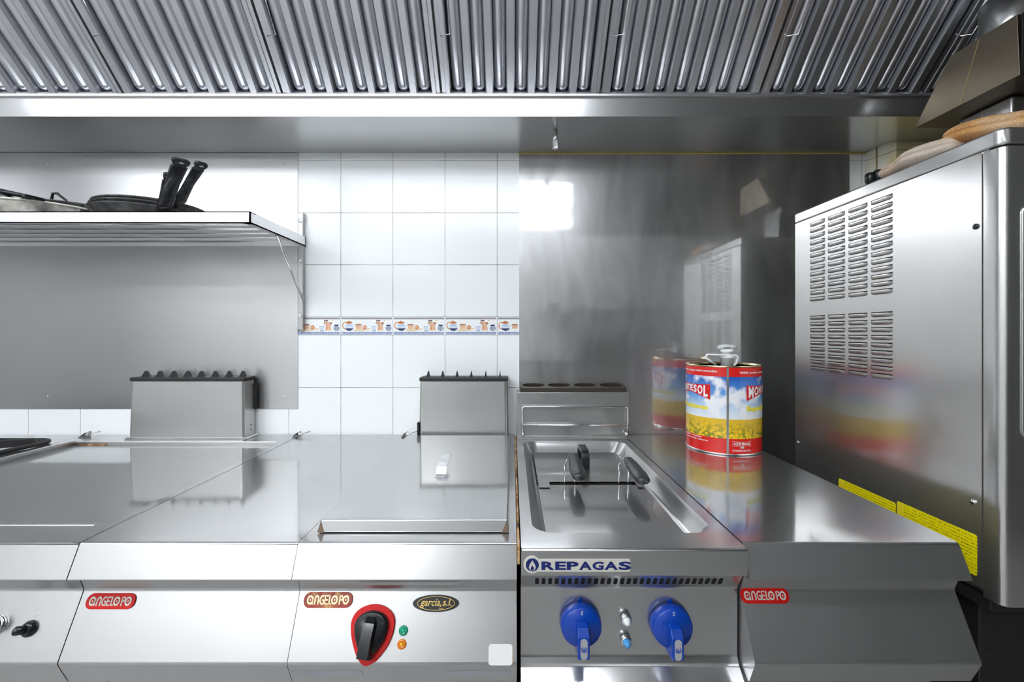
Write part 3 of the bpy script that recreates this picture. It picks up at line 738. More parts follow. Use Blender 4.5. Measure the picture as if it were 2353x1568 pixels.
gf = frame(kf(-2*K,0,.014), kf(math.cos(th),math.sin(th),0)-kf(0,0,0), kf(-math.sin(th),math.cos(th),0)-kf(0,0,0))
mb = MB(); vs = []
sec = [(36,12,.006),(24,16,.016),(-10,17,.020),(-44,17,.017),(-47,16,.000)]
for y, w_, hh in sec: vs += [gf(-w_*K,y*K,0), gf(-w_*K*.72,y*K,hh), gf(w_*K*.72,y*K,hh), gf(w_*K,y*K,0)]
mb.add(vs, [(4*i+j,4*i+j+1,4*i+j+5,4*i+j+4) for i in range(4) for j in range(3)]+[(0,1,2,3),(19,18,17,16)])
obj('grip', mb, 'black', kn, bevel=.002)
for px, py, a_, b_, nm in ((927,1449.5,'green','green2','green indicator lamp'),(923.5,1481,'amber','amber2','amber indicator lamp')):
    lf = on_panel(px,py)
    mb = MB().lathe(lf, [(10.5*K,.0001),(10.5*K,.0015),(8*K,.003),(5*K,.002)], 24, 0); mb.lathe(lf, [(3.6*K,.002),(3.6*K,.0035),(1.5*K,.004)], 16, 1)
    o = obj('indicator_lamp', mb, [a_, b_], t); o['label'] = nm
o = obj('sticker', MB().slab(on_panel(1150,1505), rrect(54*K,40*K,6*K,4), .0001, .0006), 'paper', t); o['label'] = 'white blank sticker'
mb = MB(); stroke(mb, on_panel(1150,1505), [(20*K,20.5*K),(27*K,17*K),(28*K,-14*K),(25*K,-20*K)], 1.6*K, .0002); obj('rust_stain', mb, 'rust', t, recalc=False)
LP = Vector((0,.8005,.7050)); LV = Vector((0,-.021,.047)).normalized(); LNn = Vector((1,0,0)).cross(LV)
def on_low(px,py): return frame(hit(px,py,LP,LNn),(1,0,0),LV)
for px, w_ in ((752,162),(1097,158)):
    o = obj('label_plate', MB().slab(on_low(px,1549), rrect(w_*K,22*K,4*K,4), .0001, .0007), 'label_grey', t)
f = frame((WX(939,.845),.8455,.8245),(1,0,0),Vector((0,.0122,-.033))*-1)
obj('label_strip', MB().slab(f, rrect(237*K,11*K,2*K,3), .0004, .0014), 'greypaint', t)
mb = MB(); yf_ = on_panel(857,1385)
stroke(mb, yf_, [(-9*K,9*K),(-6*K,2*K),(0,-1*K),(6*K,2*K),(9*K,9*K)], 1.3*K, .0004); stroke(mb, yf_, [(-2*K,-5*K),(-2*K,-15*K)], 1.6*K, .0004); stroke(mb, yf_, [(3*K,-5*K),(3*K,-15*K)], 1.6*K, .0004)
obj('etched_mark', mb, 'chrome', t, recalc=False)

# --- rusty joint
t = obj('joint_strip', MB().box((XD+.0012,.822,.8705),(XD+.0055,1.70,.9016)), 'rust'); tag(t, 'narrow rusty joint strip between the lidded fryer and the open fryer', 'joint strip')
# --- joint bolts at the back of the seams
def bolt(x, lab):
    y = 1.715
    t = thing('joint_clip', lab, 'clip', (x,y,.9), 'clips at the back of the unit joints')
    mb = MB().add([(x-.018,y-.03,.9005),(x-.004,y+.005,.9005),(x-.002,y+.005,.918),(x-.012,y-.012,.914),(x-.021,y-.03,.9005),(x-.007,y+.005,.9005),(x-.005,y+.005,.918),(x-.015,y-.012,.914)],
        [(0,1,2,3),(7,6,5,4),(0,3,7,4),(3,2,6,7),(1,5,6,2)])
    obj('tab', mb, 'chrome', t)
    f = frame((x-.004,y-.008,.909),(0,1,0),(0,0,1)); obj('nut', MB().lathe(f, [(.0075,0),(.0075,.006),(.004,.006),(.004,.011)], 6, sm=False), 'dullmetal', t)
    obj('stud', MB().tube([(x,y-.008,.909),(x+.032,y+.006,.917)], .0016, 6), 'dullmetal', t)
bolt(WX(200,1.7), 'small steel clip at the back joint left of the griddle flue')
bolt(WX(688,1.7), 'small steel clip at the back joint between griddle and plain worktop')
bolt(WX(936,1.7), 'small steel clip at the back joint beside the lidded fryer')

# --- plain unit on the right
XE, XF = .4275, .827
t = thing('worktop_unit', 'plain steel worktop unit at the right end, carrying the oil can', 'counter', ((XE+XF)/2,1.3,.08))
unit_body(t, XE, XF, 'nose_dim'); angelo_badge(t, 1756, 1369)
obj('upstand', MB().box((XE+.004,1.7405,.9),(XF,1.7445,.912)), 'nose_dim', t)

# --- open gas fryer
XG, XH = .0165, .4235
RP = [(.8176,.900),(.8176,.850),(.8300,.850),(.8560,.810),(.8560,.682),(.8500,.668),(.8300,.652),(.8120,.640),(.806,.620),(.83,.600),(.90,.590),(.90,.08)]
t = thing('fryer', 'open gas fryer with sunken tank and two blue knobs', 'fryer', ((XG+XH)/2,1.3,.08))
bx0, bx1, by0, by1 = .040, .398, .884, 1.632
hole = rrect(bx1-bx0, by1-by0, .045, 8, (bx0+bx1)/2, (by0+by1)/2)
body = unit_body(t, XG, XH, 'repa', hole=hole, prof=RP+[(1.74,.08)], topm='repa')
mb = MB(); n = len(hole); rings = []
cx0, cy0 = (bx0+bx1)/2, (by0+by1)/2
for dd, dz, rr in ((0,0,.045),(.002,-.003,.044),(.006,-.008,.042),(.020,-.034,.034),(.026,-.038,.03)):
    rings.append([(a,b,.9+dz) for a,b in rrect(bx1-bx0-2*dd, by1-by0-2*dd, rr, 8, cx0, cy0)])
rings.append([(a,b,.862) for a,b in rrect(bx1-bx0-.10, by1-by0-.10, .03, 8, cx0, cy0)])
rings.append([(a,b,.80) for a,b in rrect(bx1-bx0-.10, by1-by0-.10, .03, 8, cx0, cy0)])
mb.add([p for r in rings for p in r], [(j*n+i, (j+1)*n+i, (j+1)*n+(i+1)%n, j*n+(i+1)%n) for j in range(len(rings)-1) for i in range(n)]+[tuple((len(rings)-1)*n+i for i in range(n))], 0, True)
obj('tank', mb, 'repa', t, recalc=False)
# tank covers
gy = YTOP(1115,.864)
o = obj('tank_cover', MB().box((bx0+.032,by0+.03,.8625),(bx1-.032,gy,.8640)), 'top', t, bevel=.0005)
zc = .868; gy2 = YTOP(1107,zc)
mb = MB(); mb.box((bx0+.034,gy2,zc-.0015),(bx1-.034,by1-.03,zc))
lx = WX(1228,gy2); mb.box((bx0+.034,gy2-.045,zc-.0015),(WX(1263,gy2-.02),gy2,zc)); mb.box((WX(1462,gy2-.02),gy2-.045,zc-.0015),(bx1-.034,gy2,zc))
cv = obj('tank_cover', mb, 'top', t, bevel=.0004)
mb = MB(); hx = WX(1344,YTOP(1075,zc)); ya, yb_ = YTOP(1079,zc), YTOP(1062,zc)+.02
out_ = [(ya,zc),(ya,zc+.036),(ya+.006,zc+.047),(ya+.016,zc+.053),(ya+.03,zc+.056),(yb_-.016,zc+.057),(yb_-.006,zc+.052),(yb_,zc+.040),(yb_,zc)]
inn_ = [(yb_-.010,zc),(yb_-.010,zc+.036),(yb_-.018,zc+.045),(ya+.024,zc+.044),(ya+.013,zc+.036),(ya+.011,zc)]
mb.prism(out_+inn_, hx-.0125, hx+.0125)
obj('cover_handle', mb, 'black', cv, bevel=.0035)
mb = MB().box((bx0+.052,gy-.004,.8605),(bx1-.062,gy2+.004,.8627)); obj('gap', mb, 'dark', t)
# flue of the gas fryer with its cast tray
FY2 = 1.660
mb = MB().prism([(FY2,.915),(FY2,WZ(902,FY2)),(1.742,WZ(902,FY2)),(1.742,.915)], XG+.001, XH+.003)
mb.prism([(FY2-.004,.9),(FY2-.004,.915),(1.742,.915),(1.742,.9)], XG+.001, XH+.001)
fl = obj('flue', mb, 'flue', t, bevel=.002)
mb = MB(); zt0 = WZ(902,FY2); zf, zb = WZ(892,FY2), WZ(879,1.742)
tx0, tx1 = WX(1195,FY2), WX(1440,FY2)
top = frame((0,FY2,zf), (1,0,0), (0,1.742-FY2,zb-zf))
TL = math.hypot(1.742-FY2, zb-zf)
# top plate with four oval openings
bm = bmesh.new()
def lp(pts): 
    vs = [bm.verts.new(top(a,b,0)) for a,b in pts]; return [bm.edges.new((vs[i],vs[(i+1)%len(vs)])) for i in range(len(vs))]
es = lp([(tx0,0),(tx1,0),(tx1,TL),(tx0,TL)]); ov = []
for i in range(4):
    c_ = tx0+(tx1-tx0)*(.130+.2475*i); q = rrect(.082,.050,.0245,6,c_,TL*.52); ov.append(q); es += lp(q)
bmesh.ops.triangle_fill(bm, edges=es, use_beauty=True); bm.verts.index_update()
mb.add([v.co for v in bm.verts], [[v.index for v in f_.verts] for f_ in bm.faces]); bm.free()
for q in ov:
    n = len(q); mb.add([top(a,b,0) for a,b in q]+[top(a,b,-.012) for a,b in q], [(i,(i+1)%n,(i+1)%n+n,i+n) for i in range(n)], 0, True)
mb.add([(tx0,FY2,zt0),(tx1,FY2,zt0),(tx1,FY2,zf),(tx0,FY2,zf),(tx0,1.742,zt0),(tx1,1.742,zt0),(tx1,1.742,zb),(tx0,1.742,zb)], [(0,1,2,3),(1,5,6,2),(5,4,7,6),(4,0,3,7)])
obj('vent_tray', mb, 'castbrown', fl)
obj('tray_void', MB().box((tx0+.004,FY2+.004,zt0),(tx1-.004,1.738,zt0+.003)), 'dark', fl)
# wire rail
mb = MB(); ry = FY2-.014; rx0, rx1 = WX(1200,ry), WX(1443,ry); ra, rb = WZ(935,ry), WZ(1001,ry)
r_ = .009
mb.tube([(rx0,ry,rb),(rx0,ry,ra-r_),(rx0+.003,ry,ra-.003),(rx0+r_,ry,ra),(rx1-r_,ry,ra-.001),(rx1-.003,ry,ra-.004),(rx1,ry,ra-r_),(rx1,ry,rb)], .0032, 8)
zz = WZ(977,ry); mb.tube([(rx0,ry,zz),(rx1,ry,zz-.001)], .003, 8)
rl = obj('wire_rail', mb, 'chrome', t)
for x in (rx0+.003, rx1-.006): obj('rail_stud', MB().lathe(frame((x,FY2-.016,rb+.006),(1,0,0),(0,0,1)), [(.007,-.014),(.007,.004),(.004,.007)], 12), 'chrome', rl)
# logo plate
nf = frame((WX(1324,.8176),.8176,WZ(1299,.8176)),(1,0,0),(0,0,1)); K2 = .8176/F
mb = MB().slab(nf, rrect(232*K2,29*K2,4*K2,4,8*K2,0), .0003, .0022)
mb.slab(nf, ell(20*K2,20*K2,-101*K2,2*K2,28), .0003, .0024)
lg = obj('maker_plate', mb, 'cream', t, bevel=.0006); lg['label'] = 'cream maker plate with navy lettering'
mb = MB()
letters = 'REPAGAS'; x = -80
for ch, w_ in zip(letters, (32,27,29,31,28,33,31)):
    text_fit(mb, nf, ch, x*K2, (x+w_-2)*K2, -9.5*K2, 9.5*K2, .0027, 0, .04); x += w_-.6
mb.add([nf(a,b,.0028) for a,b in ell(15*K2,15*K2,-101*K2,2*K2,28)], [tuple(range(28))])
obj('lettering', mb, 'navy', lg, recalc=False)
mb = MB(); fc = (-101*K2, 1*K2)
drop = [(0,12),(3,7),(6.5,1),(8,-5),(5.5,-10),(2,-12.5),(-2,-12.5),(-5.5,-10),(-8,-5),(-6.5,1),(-3,7)]
mb.add([nf(fc[0]+a*K2, fc[1]+b*K2, .0031) for a,b in drop], [tuple(range(len(drop)))], 0)
mb.add([nf(fc[0]+a*.5*K2, fc[1]+(b*.5-5.5)*K2, .0034) for a,b in drop], [tuple(range(len(drop)))], 1)
obj('flame_mark', mb, ['cream','navy'], lg, recalc=False)
# ventilation slots on the slanted strip under the nose
sv = Vector((0,.83-.856,.85-.81)).normalized(); sn_ = Vector((1,0,0)).cross(sv)
mb = MB()
for i in range(29):
    px = 1234+i*15.05; f = frame(hit(px,1336,(0,.843,.83),sn_),(1,0,0),sv)
    mb.slab(f, rrect(.0072,.019,.0034,4), .0002, .0008)
obj('vent_slots', mb, 'dark', t)
# blue knobs
def flame_icon(fr, s, h, mb, mi):
    stroke(mb, fr, [(s*math.cos(math.radians(a)), s*math.sin(math.radians(a))) for a in range(120,421,20)], s*.42, h, mi)
    mb.add([fr(a*s*.05, b*s*.055-.05*s, h) for a,b in drop], [tuple(range(len(drop)))], mi)
KY = .856
for px, py, lab in ((1333,1428,'left'),(1538,1430,'right')):
    kf = frame((WX(px,KY),KY,WZ(py,KY)),(1,0,0),(0,0,1))
    kn = obj('gas_knob', MB().lathe(kf, [(.0375,.001),(.0385,.003),(.0385,.010),(.0365,.020),(.035,.0225),(.0005,.0235)], 48), 'blue', t, bevel=0)
    kn['label'] = lab+' blue round knob with grip bar'
    mb = MB(); vs = []
    for y, w_, h_ in ((.012,.0085,.022),(.010,.0098,.036),(-.003,.0105,.045),(-.040,.0105,.046),(-.044,.0098,.020)):
        vs += [kf(-w_-.001,y,.012),kf(-w_,y,h_),kf(w_,y,h_),kf(w_+.001,y,.012)]
    mb.add(vs, [(4*i+j,4*i+j+1,4*i+j+5,4*i+j+4) for i in range(4) for j in range(3)]+[(0,1,2,3),(19,18,17,16)]+[(4*i,4*i+4,4*i+7,4*i+3) for i in range(4)])
    obj('grip', mb, 'blue', kn, bevel=.0018)
    mb = MB()
    for s_ in (-1,1): mb.add([kf(0,.022,.0238),kf(s_*.026,-.006,.0236),kf(s_*.026,-.008,.0236),kf(0,.020,.0238)], [(0,1,2,3)])
    gl = obj('insert', MB().slab(frame(kf(0,-.021,.0461),(1,0,0),(0,0,1)), rrect(.0125,.037,.006,6), 0, .0008), 'label_grey', kn); gl['label'] = 'grey insert with flame mark'
    mb = MB(); flame_icon(frame(kf(0,-.021,.0474),(1,0,0),(0,0,1)), .0042, 0, mb, 0); obj('flame_mark', mb, 'blue', gl, recalc=False)
    mb = MB(); stroke(mb, frame(kf(0,.030,.0245),(1,0,0),(0,0,1)), rrect(.0028,.0065,.0013,3), .0008, 0, 0, True); obj('zero_mark', mb, 'white', kn, recalc=False)
    obj('pointer', MB().slab(kf, ell(.0045,.0055,0,.0395,14), .0004, .003), 'blue', kn)
for py, c_, nm in ((1424,'white','white pilot button in chrome bezel'),(1473,'cyan','blue pilot button in chrome bezel')):
    kf = frame((WX(1436,KY),KY,WZ(py-6,KY)),(1,0,0),(0,0,1))
    o = obj('pilot_button', MB().lathe(kf, [(.0105,.0005),(.0105,.010),(.009,.013),(.0075,.013)], 24), 'chrome', t); o['label'] = nm
    obj('lens', MB().lathe(kf, [(.0072,.012),(.0072,.016),(.005,.019),(.0045,.023),(.001,.024)], 20), c_, o)

# --- baskets hanging in the fryer
def basket(px0, px1, py0, py1, rods, lab):
    zt = .905
    y0, y1 = YTOP(py1,zt), YTOP(py0,zt)
    a = Vector((WX(px1,y0), y0, zt+.006)); b_ = Vector((WX(px0,y1), y1, zt+.012))
    t = thing('frying_basket', lab, 'frying basket', (b_.x, gy+.05, .80), 'frying baskets hanging in the open fryer')
    d_ = (b_-a); L = d_.length; u = d_.normalized(); s_ = u.cross(Vector((0,0,1))).normalized()
    f = frame(a, s_, u)
    sg = 1 if f.n.z > 0 else -1
    mb = MB(); secs = []
    for q, w_, h_ in ((0,.013,.007),(.05,.0185,.011),(.25,.021,.0125),(.7,.0185,.011),(.95,.014,.009),(1,.010,.006)):
        secs.append([f(x_*w_, L*q, z_*h_*sg) for x_, z_ in [(math.cos(2*PI*k/16), math.sin(2*PI*k/16)) for k in range(16)]])
    secs = [[p for p in r] for r in secs]; n = 16
    mb.add([p for r in secs for p in r], [(j*n+i, j*n+(i+1)%n, (j+1)*n+(i+1)%n, (j+1)*n+i) for j in range(5) for i in range(n)]+[tuple(range(n)),tuple(5*n+i for i in range(n))], 0, True)
    obj('handle_grip', mb, 'blacksoft', t)
    yg = (gy+gy2)/2+.001
    mb = MB(); cxb = b_.x
    for s in (-1,1):
        xr_ = rods[0 if s < 0 else 1]
        xw = WX(xr_, yg)
        mb.tube([f(s*.010*(1 if s_.x > 0 else -1), L*.5, -.002*sg), f(s*.012*(1 if s_.x > 0 else -1), L*1.0, .002*sg), (xw, yg+.004, .912), (xw, yg, .905), (xw, yg, .815)], .0026, 8)
    obj('rod', mb, 'chrome', t)
    mb = MB()
    bxm = (WX(rods[0],yg)+WX(rods[1],yg))/2
    for zz in (.812,.86-.022):
        mb.tube([(a_,b2,zz) for a_,b2 in rrect(.11,.25,.02,4,bxm,yg+.125)], .002, 6, close=True)
    for i in range(9): mb.tube([(bxm-.05+i*.0125,yg+.002,.812),(bxm-.05+i*.0125,yg+.248,.812)], .001, 5)
    obj('wire_basket', mb, 'chrome', t)
basket(1317,1331,1055,1104,(1298,1321),'left frying basket with black handle, nearer the tank middle')
basket(1442,1480,1064,1113,(1422,1443),'right frying basket with black handle, beside the tank edge')

# ================================================================== oil can
CCx, CCy, CR, CH = .72, 1.555, .1185, .284
t = thing('oil_can', 'large printed tin of frying oil with sunflowers on the right worktop', 'can', (CCx,CCy,.9002))
cf = UP(CCx,CCy,.9002)
obj('tin_body', MB().lathe(cf, [(CR,.004),(CR,CH-.004)], 96, cap=False), 'can', t)
mb = MB().lathe(cf, [(CR-.004,0),(CR+.0015,.0005),(CR+.002,.004),(CR+.0003,.006)], 64)
obj('bottom_rim', mb, 'tin', t)
mb = MB().lathe(cf, [(CR+.0003,CH-.006),(CR+.002,CH-.004),(CR+.002,CH-.0005),(CR-.0005,CH),(CR-.004,CH-.002),(CR-.004,CH-.008),(CR-.016,CH-.008),(CR-.018,CH-.006),(.001,CH-.006)], 64)
obj('tin_lid', mb, 'goldtin', t)
def ang(px):   # azimuth on the can seen along an image column
    d = Vector(((px-CX)/F, 1)).normalized(); c = Vector((CCx,CCy)); bq = d.dot(c); disc = bq*bq-(c.length_squared-CR*CR)
    p = d*(bq-math.sqrt(max(disc,0))); return math.atan2(p.y-CCy, p.x-CCx)
def wrap(a0, r=CR):   # frame rolled on the can: a = arc length to the right
    return lambda a, b, c=0: Vector((CCx+(r+c)*math.cos(a0+a/r), CCy+(r+c)*math.sin(a0+a/r), b))
aS = ang(1672); ws = wrap(aS)
mb = MB()
for a_, b_, mi, hh in ((-.0032,.0032,0,.0010),(-.0007,.0012,1,.0013)):
    mb.add([ws(a_,.906,hh),ws(b_,.906,hh),ws(b_,.9002+CH-.006,hh),ws(a_,.9002+CH-.006,hh)], [(0,1,2,3)], mi)
obj('side_seam', mb, ['tin','dullmetal'], t, recalc=False)
def curved(mb_, fr, pts, h, mi=0, nseg=8):      # quad strip between two polylines (x, y_low, y_high)
    vs = []; 
    for x, lo, hi in pts: vs += [fr(x,lo,h), fr(x,hi,h)]
    mb_.add(vs, [(2*i,2*i+2,2*i+3,2*i+1) for i in range(len(pts)-1)], mi)
def banner(mb_, fr, x0, x1, z0, right_tip):
    n = 16; pts = []
    for k in range(n+1):
        u = k/n; x = x0+(x1-x0)*u; e = abs(2*u-1)**1.6
        pts.append((x, z0+.008-.020*e, z0+.034+.004*e))
    curved(mb_, fr, pts, .0006, 0)
def arch_text(mb_, fr, s, x0, x1, z0, mi):
    n = len(s); wds = [1.35 if c in 'MO' else 1 for c in s]; tot = sum(wds); x = x0
    for i, ch in enumerate(s):
        w_ = (x1-x0)*wds[i]/tot; u = (x+w_/2-x0)/(x1-x0); e = abs(2*u-1)**1.6
        text_fit(mb_, fr, ch, x+w_*.08, x+w_*.92, z0+.011-.017*e, z0+.032+.002*e, .0011, mi, .04); x += w_
aR, aL = ang(1715), ang(1632)
wr, wl = wrap(aR), wrap(aL)
LZ_ = 1.085
pr = obj('label_print', (lambda m_: (banner(m_, wr, 0, .165, LZ_, 0), banner(m_, wl, -.165, 0, LZ_, 0), m_)[-1])(MB()), 'canred', t, recalc=False); pr['label'] = 'red pennants with white lettering'
mb = MB(); arch_text(mb, wr, 'MONTESOL', .006, .160, LZ_, 0); arch_text(mb, wl, 'MONTESOL', -.160, -.006, LZ_, 0)
obj('pennant_lettering', mb, 'white', t, recalc=False); mb = MB()
def small(mb_, fr, s, x0, x1, z, hgt, mi=0, bold=.02): text_fit(mb_, fr, s, x0, x1, z, z+hgt, .0009, mi, bold)
wa = wrap(ang(1700)); small(mb, wa, '100% aceites vegetales', 0, .125, 1.158, .0085)
wb = wrap(ang(1648)); small(mb, wb, 'sin adicion de grasas hidrogenadas', -.19, 0, 1.161, .0085)
wc = wrap(ang(1683)); small(mb, wc, 'Contenido neto: 10 L', 0, .0585, .9145, .006)
obj('slogan_print', mb, 'white', t, recalc=False); mb = MB()
small(mb, wc, 'ACEITES MENGUAL', .003, .0575, .9335, .0085)
stroke(mb, wc, [(0,.931),(0,.946),(.028,.943),(.060,.946),(.060,.931),(.028,.9295)], .0007, .0009, 0, True)
for dx in (-.0028,.0028):
    mb.add([wc(.030+dx+a_,.9265+b_,.0010) for a_,b_ in ell(.0026,.0036,0,0,12)], [tuple(range(12))], 0)
    mb.add([wc(.030+dx+a_,.9258+b_,.0012) for a_,b_ in ell(.0013,.0018,0,0,10)], [tuple(range(10))], 1)
obj('maker_print', mb, ['white','ink'], t, recalc=False); mb = MB()
wd_ = wrap(ang(1627)); small(mb, wd_, 'y de mezclar sabores', -.10, 0, .9365, .0065); small(mb, wrap(ang(1612)), 'con olor a humos', -.09, 0, .9465, .006)
obj('small_print', mb, 'white', t, recalc=False)
mb = MB(); text_fit(mb, wrap(ang(1716)), 'Especial Freidoras', 0, .21, 1.036, 1.057, .0009, 0, .05); text_fit(mb, wrap(ang(1627)), 'Especial Freidoras', -.21, 0, 1.036, 1.055, .0009, 0, .05)
obj('yellow_print', mb, 'yellow', t, recalc=False)
# carrying handle and pump of the can
zt_ = .9002+CH-.006
hcx, hcy = WX(1660,1.50), 1.505
mb = MB(); f = UP(hcx,hcy,zt_)
mb.tube([(hcx-.018,hcy,zt_+.003),(hcx-.042,hcy-.004,zt_+.020),(hcx-.056,hcy-.005,zt_+.032),(hcx-.050,hcy-.005,zt_+.039),(hcx+.050,hcy+.005,zt_+.036),(hcx+.056,hcy+.005,zt_+.029),(hcx+.050,hcy+.004,zt_+.010),(hcx+.040,hcy+.002,zt_+.003)], .0042, 8)
obj('carrying_handle', mb, 'white', t)
pf = UP(WX(1671,1.52),1.52,zt_)
pm = obj('spout', MB().lathe(pf, [(.020,0),(.020,.026),(.023,.027),(.023,.031),(.018,.032),(.017,.044),(.021,.045),(.021,.054),(.015,.056)], 32), 'white', t)
mb = MB(); x_, y_ = WX(1671,1.52), 1.52
for k, (rx_, zz0, zz1) in enumerate(((.031,.060,.070),(.028,.057,.066))):
    mb.tube([(x_+rx_*math.cos(a), y_+.016*math.sin(a), zt_+zz0+(zz1-zz0)*abs(math.sin(a))) for a in [2*PI*i/20 for i in range(20)]], .0022, 6, close=True)
mb.tube([(x_-.014,y_,zt_+.055),(x_-.016,y_,zt_+.066)], .003, 6); mb.tube([(x_+.014,y_,zt_+.055),(x_+.016,y_,zt_+.066)], .003, 6)
obj('pull_ring', mb, 'white', pm)

# ================================================================== pan shelf
sz = 1.6556; sxr = -.790; syf = 1.374; th_ = .0345
t = thing('pan_shelf', 'slatted steel wall shelf carrying the black pans', 'shelf', (-1.7,WALL-.003,sz-th_))
sxl = -2.75
obj('front_rail', MB().box((sxl,syf,sz-th_),(sxr,syf+.004,sz)).box((sxl,syf,sz-.003),(sxr,syf+.03,sz)).box((sxl,syf,sz-th_),(sxr,syf+.018,sz-th_+.003)), 'shelf', t)
obj('side_rail', MB().prism([(syf,sz-th_),(syf,sz),(1.744,sz),(1.744,sz-th_)], sxr-.004, sxr).box((sxr-.022,syf,sz-th_),(sxr,1.744,sz-th_+.003)), 'shelf', t)
obj('back_rail', MB().box((sxl,1.738,sz-th_),(sxr,1.744,sz)), 'shelf', t)
for i in range(5):
    y = syf+.040+i*.066; obj('slat', MB().box((sxl,y,sz-.018),(sxr-.004,y+.042,sz-.001)), 'shelf', t, bevel=.002)
bz0, bz1 = WZ(756,WALL), WZ(491,WALL)
mb = MB().box((WX(687,WALL),WALL-.006,bz0),(WX(701,WALL),WALL-.0032,bz1)).box((WX(700,WALL),WALL-.024,bz0+.006),(WX(700,WALL)+.003,WALL-.0032,bz1-.002)).box((WX(686,WALL)-.002,WALL-.026,bz0-.003),(WX(700,WALL)+.004,WALL-.0032,bz0+.006))
br_ = obj('bracket', mb, 'dullmetal', t)
for py in (509,600,725): obj('bolt', MB().lathe(frame((WX(692.5,WALL),WALL-.006,WZ(py,WALL)),(1,0,0),(0,0,1)), [(.0075,0),(.0075,.0045),(.004,.0055)], 6, sm=False), 'chrome', br_)
obj('strut', MB().tube([(WX(636,1.545),1.545,WZ(541,1.545)),(WX(697,1.725),1.725,WZ(690,1.725))], .0048, 8), 'shelf', t)

# ------------------------------------------------------------------ pans
def pan(name, label, cx_, cy_, z, rb_, rt, h_, mat, handle, group, tilt=0, rim=None, hmat='black', collar=False):
    t = thing(name, label, 'pan', (cx_,cy_,z), group)
    f = UP(cx_,cy_,z)
    mb = MB().lathe(f, [(.001,0),(rb_,0),(rb_+.012,.005),(rt-.004,h_-.004),(rt,h_),(rt-.002,h_+.001),(rt-.007,h_-.005),(rb_+.008,.008),(rb_-.002,.004),(.001,.004)], 48, cap=False)
    obj('pan_body', mb, mat, t)
    if rim: obj('rim', MB().tube([f(rt*math.cos(2*PI*k/48), rt*math.sin(2*PI*k/48), h_) for k in range(48)], .003, 6, close=True), rim, t)
    if handle:
        (dx,dy), L, rise, wd = handle
        d2 = Vector((dx,dy,0)).normalized(); p0 = Vector((cx_,cy_,z+h_-.014))+d2*(rt-.006)
        pts = [p0, p0+d2*.03+Vector((0,0,rise*.15)), p0+d2*L*.6+Vector((0,0,rise*.62)), p0+d2*L+Vector((0,0,rise))]
        s_ = d2.cross(Vector((0,0,1))).normalized(); mb = MB(); secs = []
        for q, (p, w_, hh) in enumerate(zip(pts, (.6,1,.85,1), (.5,.9,.75,.5))):
            dd = (pts[min(q+1,3)]-pts[max(q-1,0)]).normalized(); nn = s_.cross(dd).normalized()
            secs.append([p+s_*wd*w_*math.cos(a)+nn*wd*.45*hh*math.sin(a) for a in [2*PI*i/14 for i in range(14)]])
        mb.add([p for r in secs for p in r], [(j*14+i, j*14+(i+1)%14, (j+1)*14+(i+1)%14, (j+1)*14+i) for j in range(3) for i in range(14)]+[tuple(range(14)),tuple(42+i for i in range(14))], 0, True)
        hd = obj('handle', mb, hmat, t)
        e = pts[3]; dd = (pts[3]-pts[2]).normalized(); nn = s_.cross(dd).normalized(); hf = frame(e, s_, dd)
        mb = MB().slab(hf, [(-wd*.75,-.004),(wd*.75,-.004),(wd*.72,.006),(wd*1.0,.014),(wd*1.02,.024),(wd*.6,.028),(-wd*.6,.028),(-wd*1.02,.024),(-wd*1.0,.014),(-wd*.72,.006)], -.005, .005)
        obj('handle_end', mb, hmat, hd, bevel=.002)
        mb = MB()
        for h_ in (-.0056,.0056): mb.add([hf(a,b,h_) for a,b in ((-.008,.017),(0,.0135),(.008,.017),(0,.0215))], [(0,1,2,3)])
        obj('hanging_hole', mb, 'label_grey', hd, recalc=False)
        if collar: obj('collar', MB().tube([p0-d2*.004, p0+d2*.022+Vector((0,0,rise*.1))], .0105, 12), 'chrome', hd)
    return t
pz = sz+.0005
gp = 'black pans stacked on the wall shelf'
pan('frying_pan', 'lowest black frying pan of the stack below the upright handles', -1.250,1.560,pz,.118,.158,.040,'pan',((.80,-.60),.150,.112,.0230),gp)
pan('frying_pan', 'middle black frying pan of the stack, its handle behind the front one', -1.243,1.566,pz+.012,.118,.160,.040,'pan',((.74,-.67),.085,.066,.0120),gp)
pan('frying_pan', 'top black frying pan of the stack, its handle leaning furthest right', -1.236,1.566,pz+.024,.118,.160,.037,'pan',((.87,-.49),.140,.098,.0180),gp)
pan('paella_pan', 'worn grey paella pan with cream rim left of the frying pans', -1.585,1.560,pz,.165,.188,.042,'worn',None,None,rim='cream')
t = pan('paella_pan', 'black paella pan with raised loop handle inside the worn grey one', -1.530,1.585,pz+.017,.135,.155,.040,'pan',None,None)
x_, y_, z_ = WX(131,1.52), 1.52, pz+.046
obj('loop_handle', MB().tube([(x_-.026,y_,z_-.006),(x_-.004,y_-.01,z_+.050),(x_+.010,y_-.01,z_+.050),(x_+.030,y_,z_+.030),(x_+.024,y_+.004,z_-.006)], .0042, 8), 'castiron', t)
pan('frying_pan', 'black pan at the left edge with a long dark green-grey handle on top', -1.885,1.475,pz+.082,.12,.150,.04,'pan',((1,-.20),.270,-.058,.026),gp)
pan('frying_pan', 'black pan at the left edge with steel collar on its handle, under the other', -1.975,1.520,pz,.125,.165,.080,'pan',None,gp)
rt_ = root = bpy.data.objects['frying_pan.004'] if 'frying_pan.004' in bpy.data.objects else None
mb = MB().tube([(WX(-30,1.40),1.40,WZ(436,1.40)),(WX(8,1.40),1.40,WZ(452,1.40)),(WX(36,1.40),1.40,WZ(463,1.40))], [.010,.011,.0095], 12)
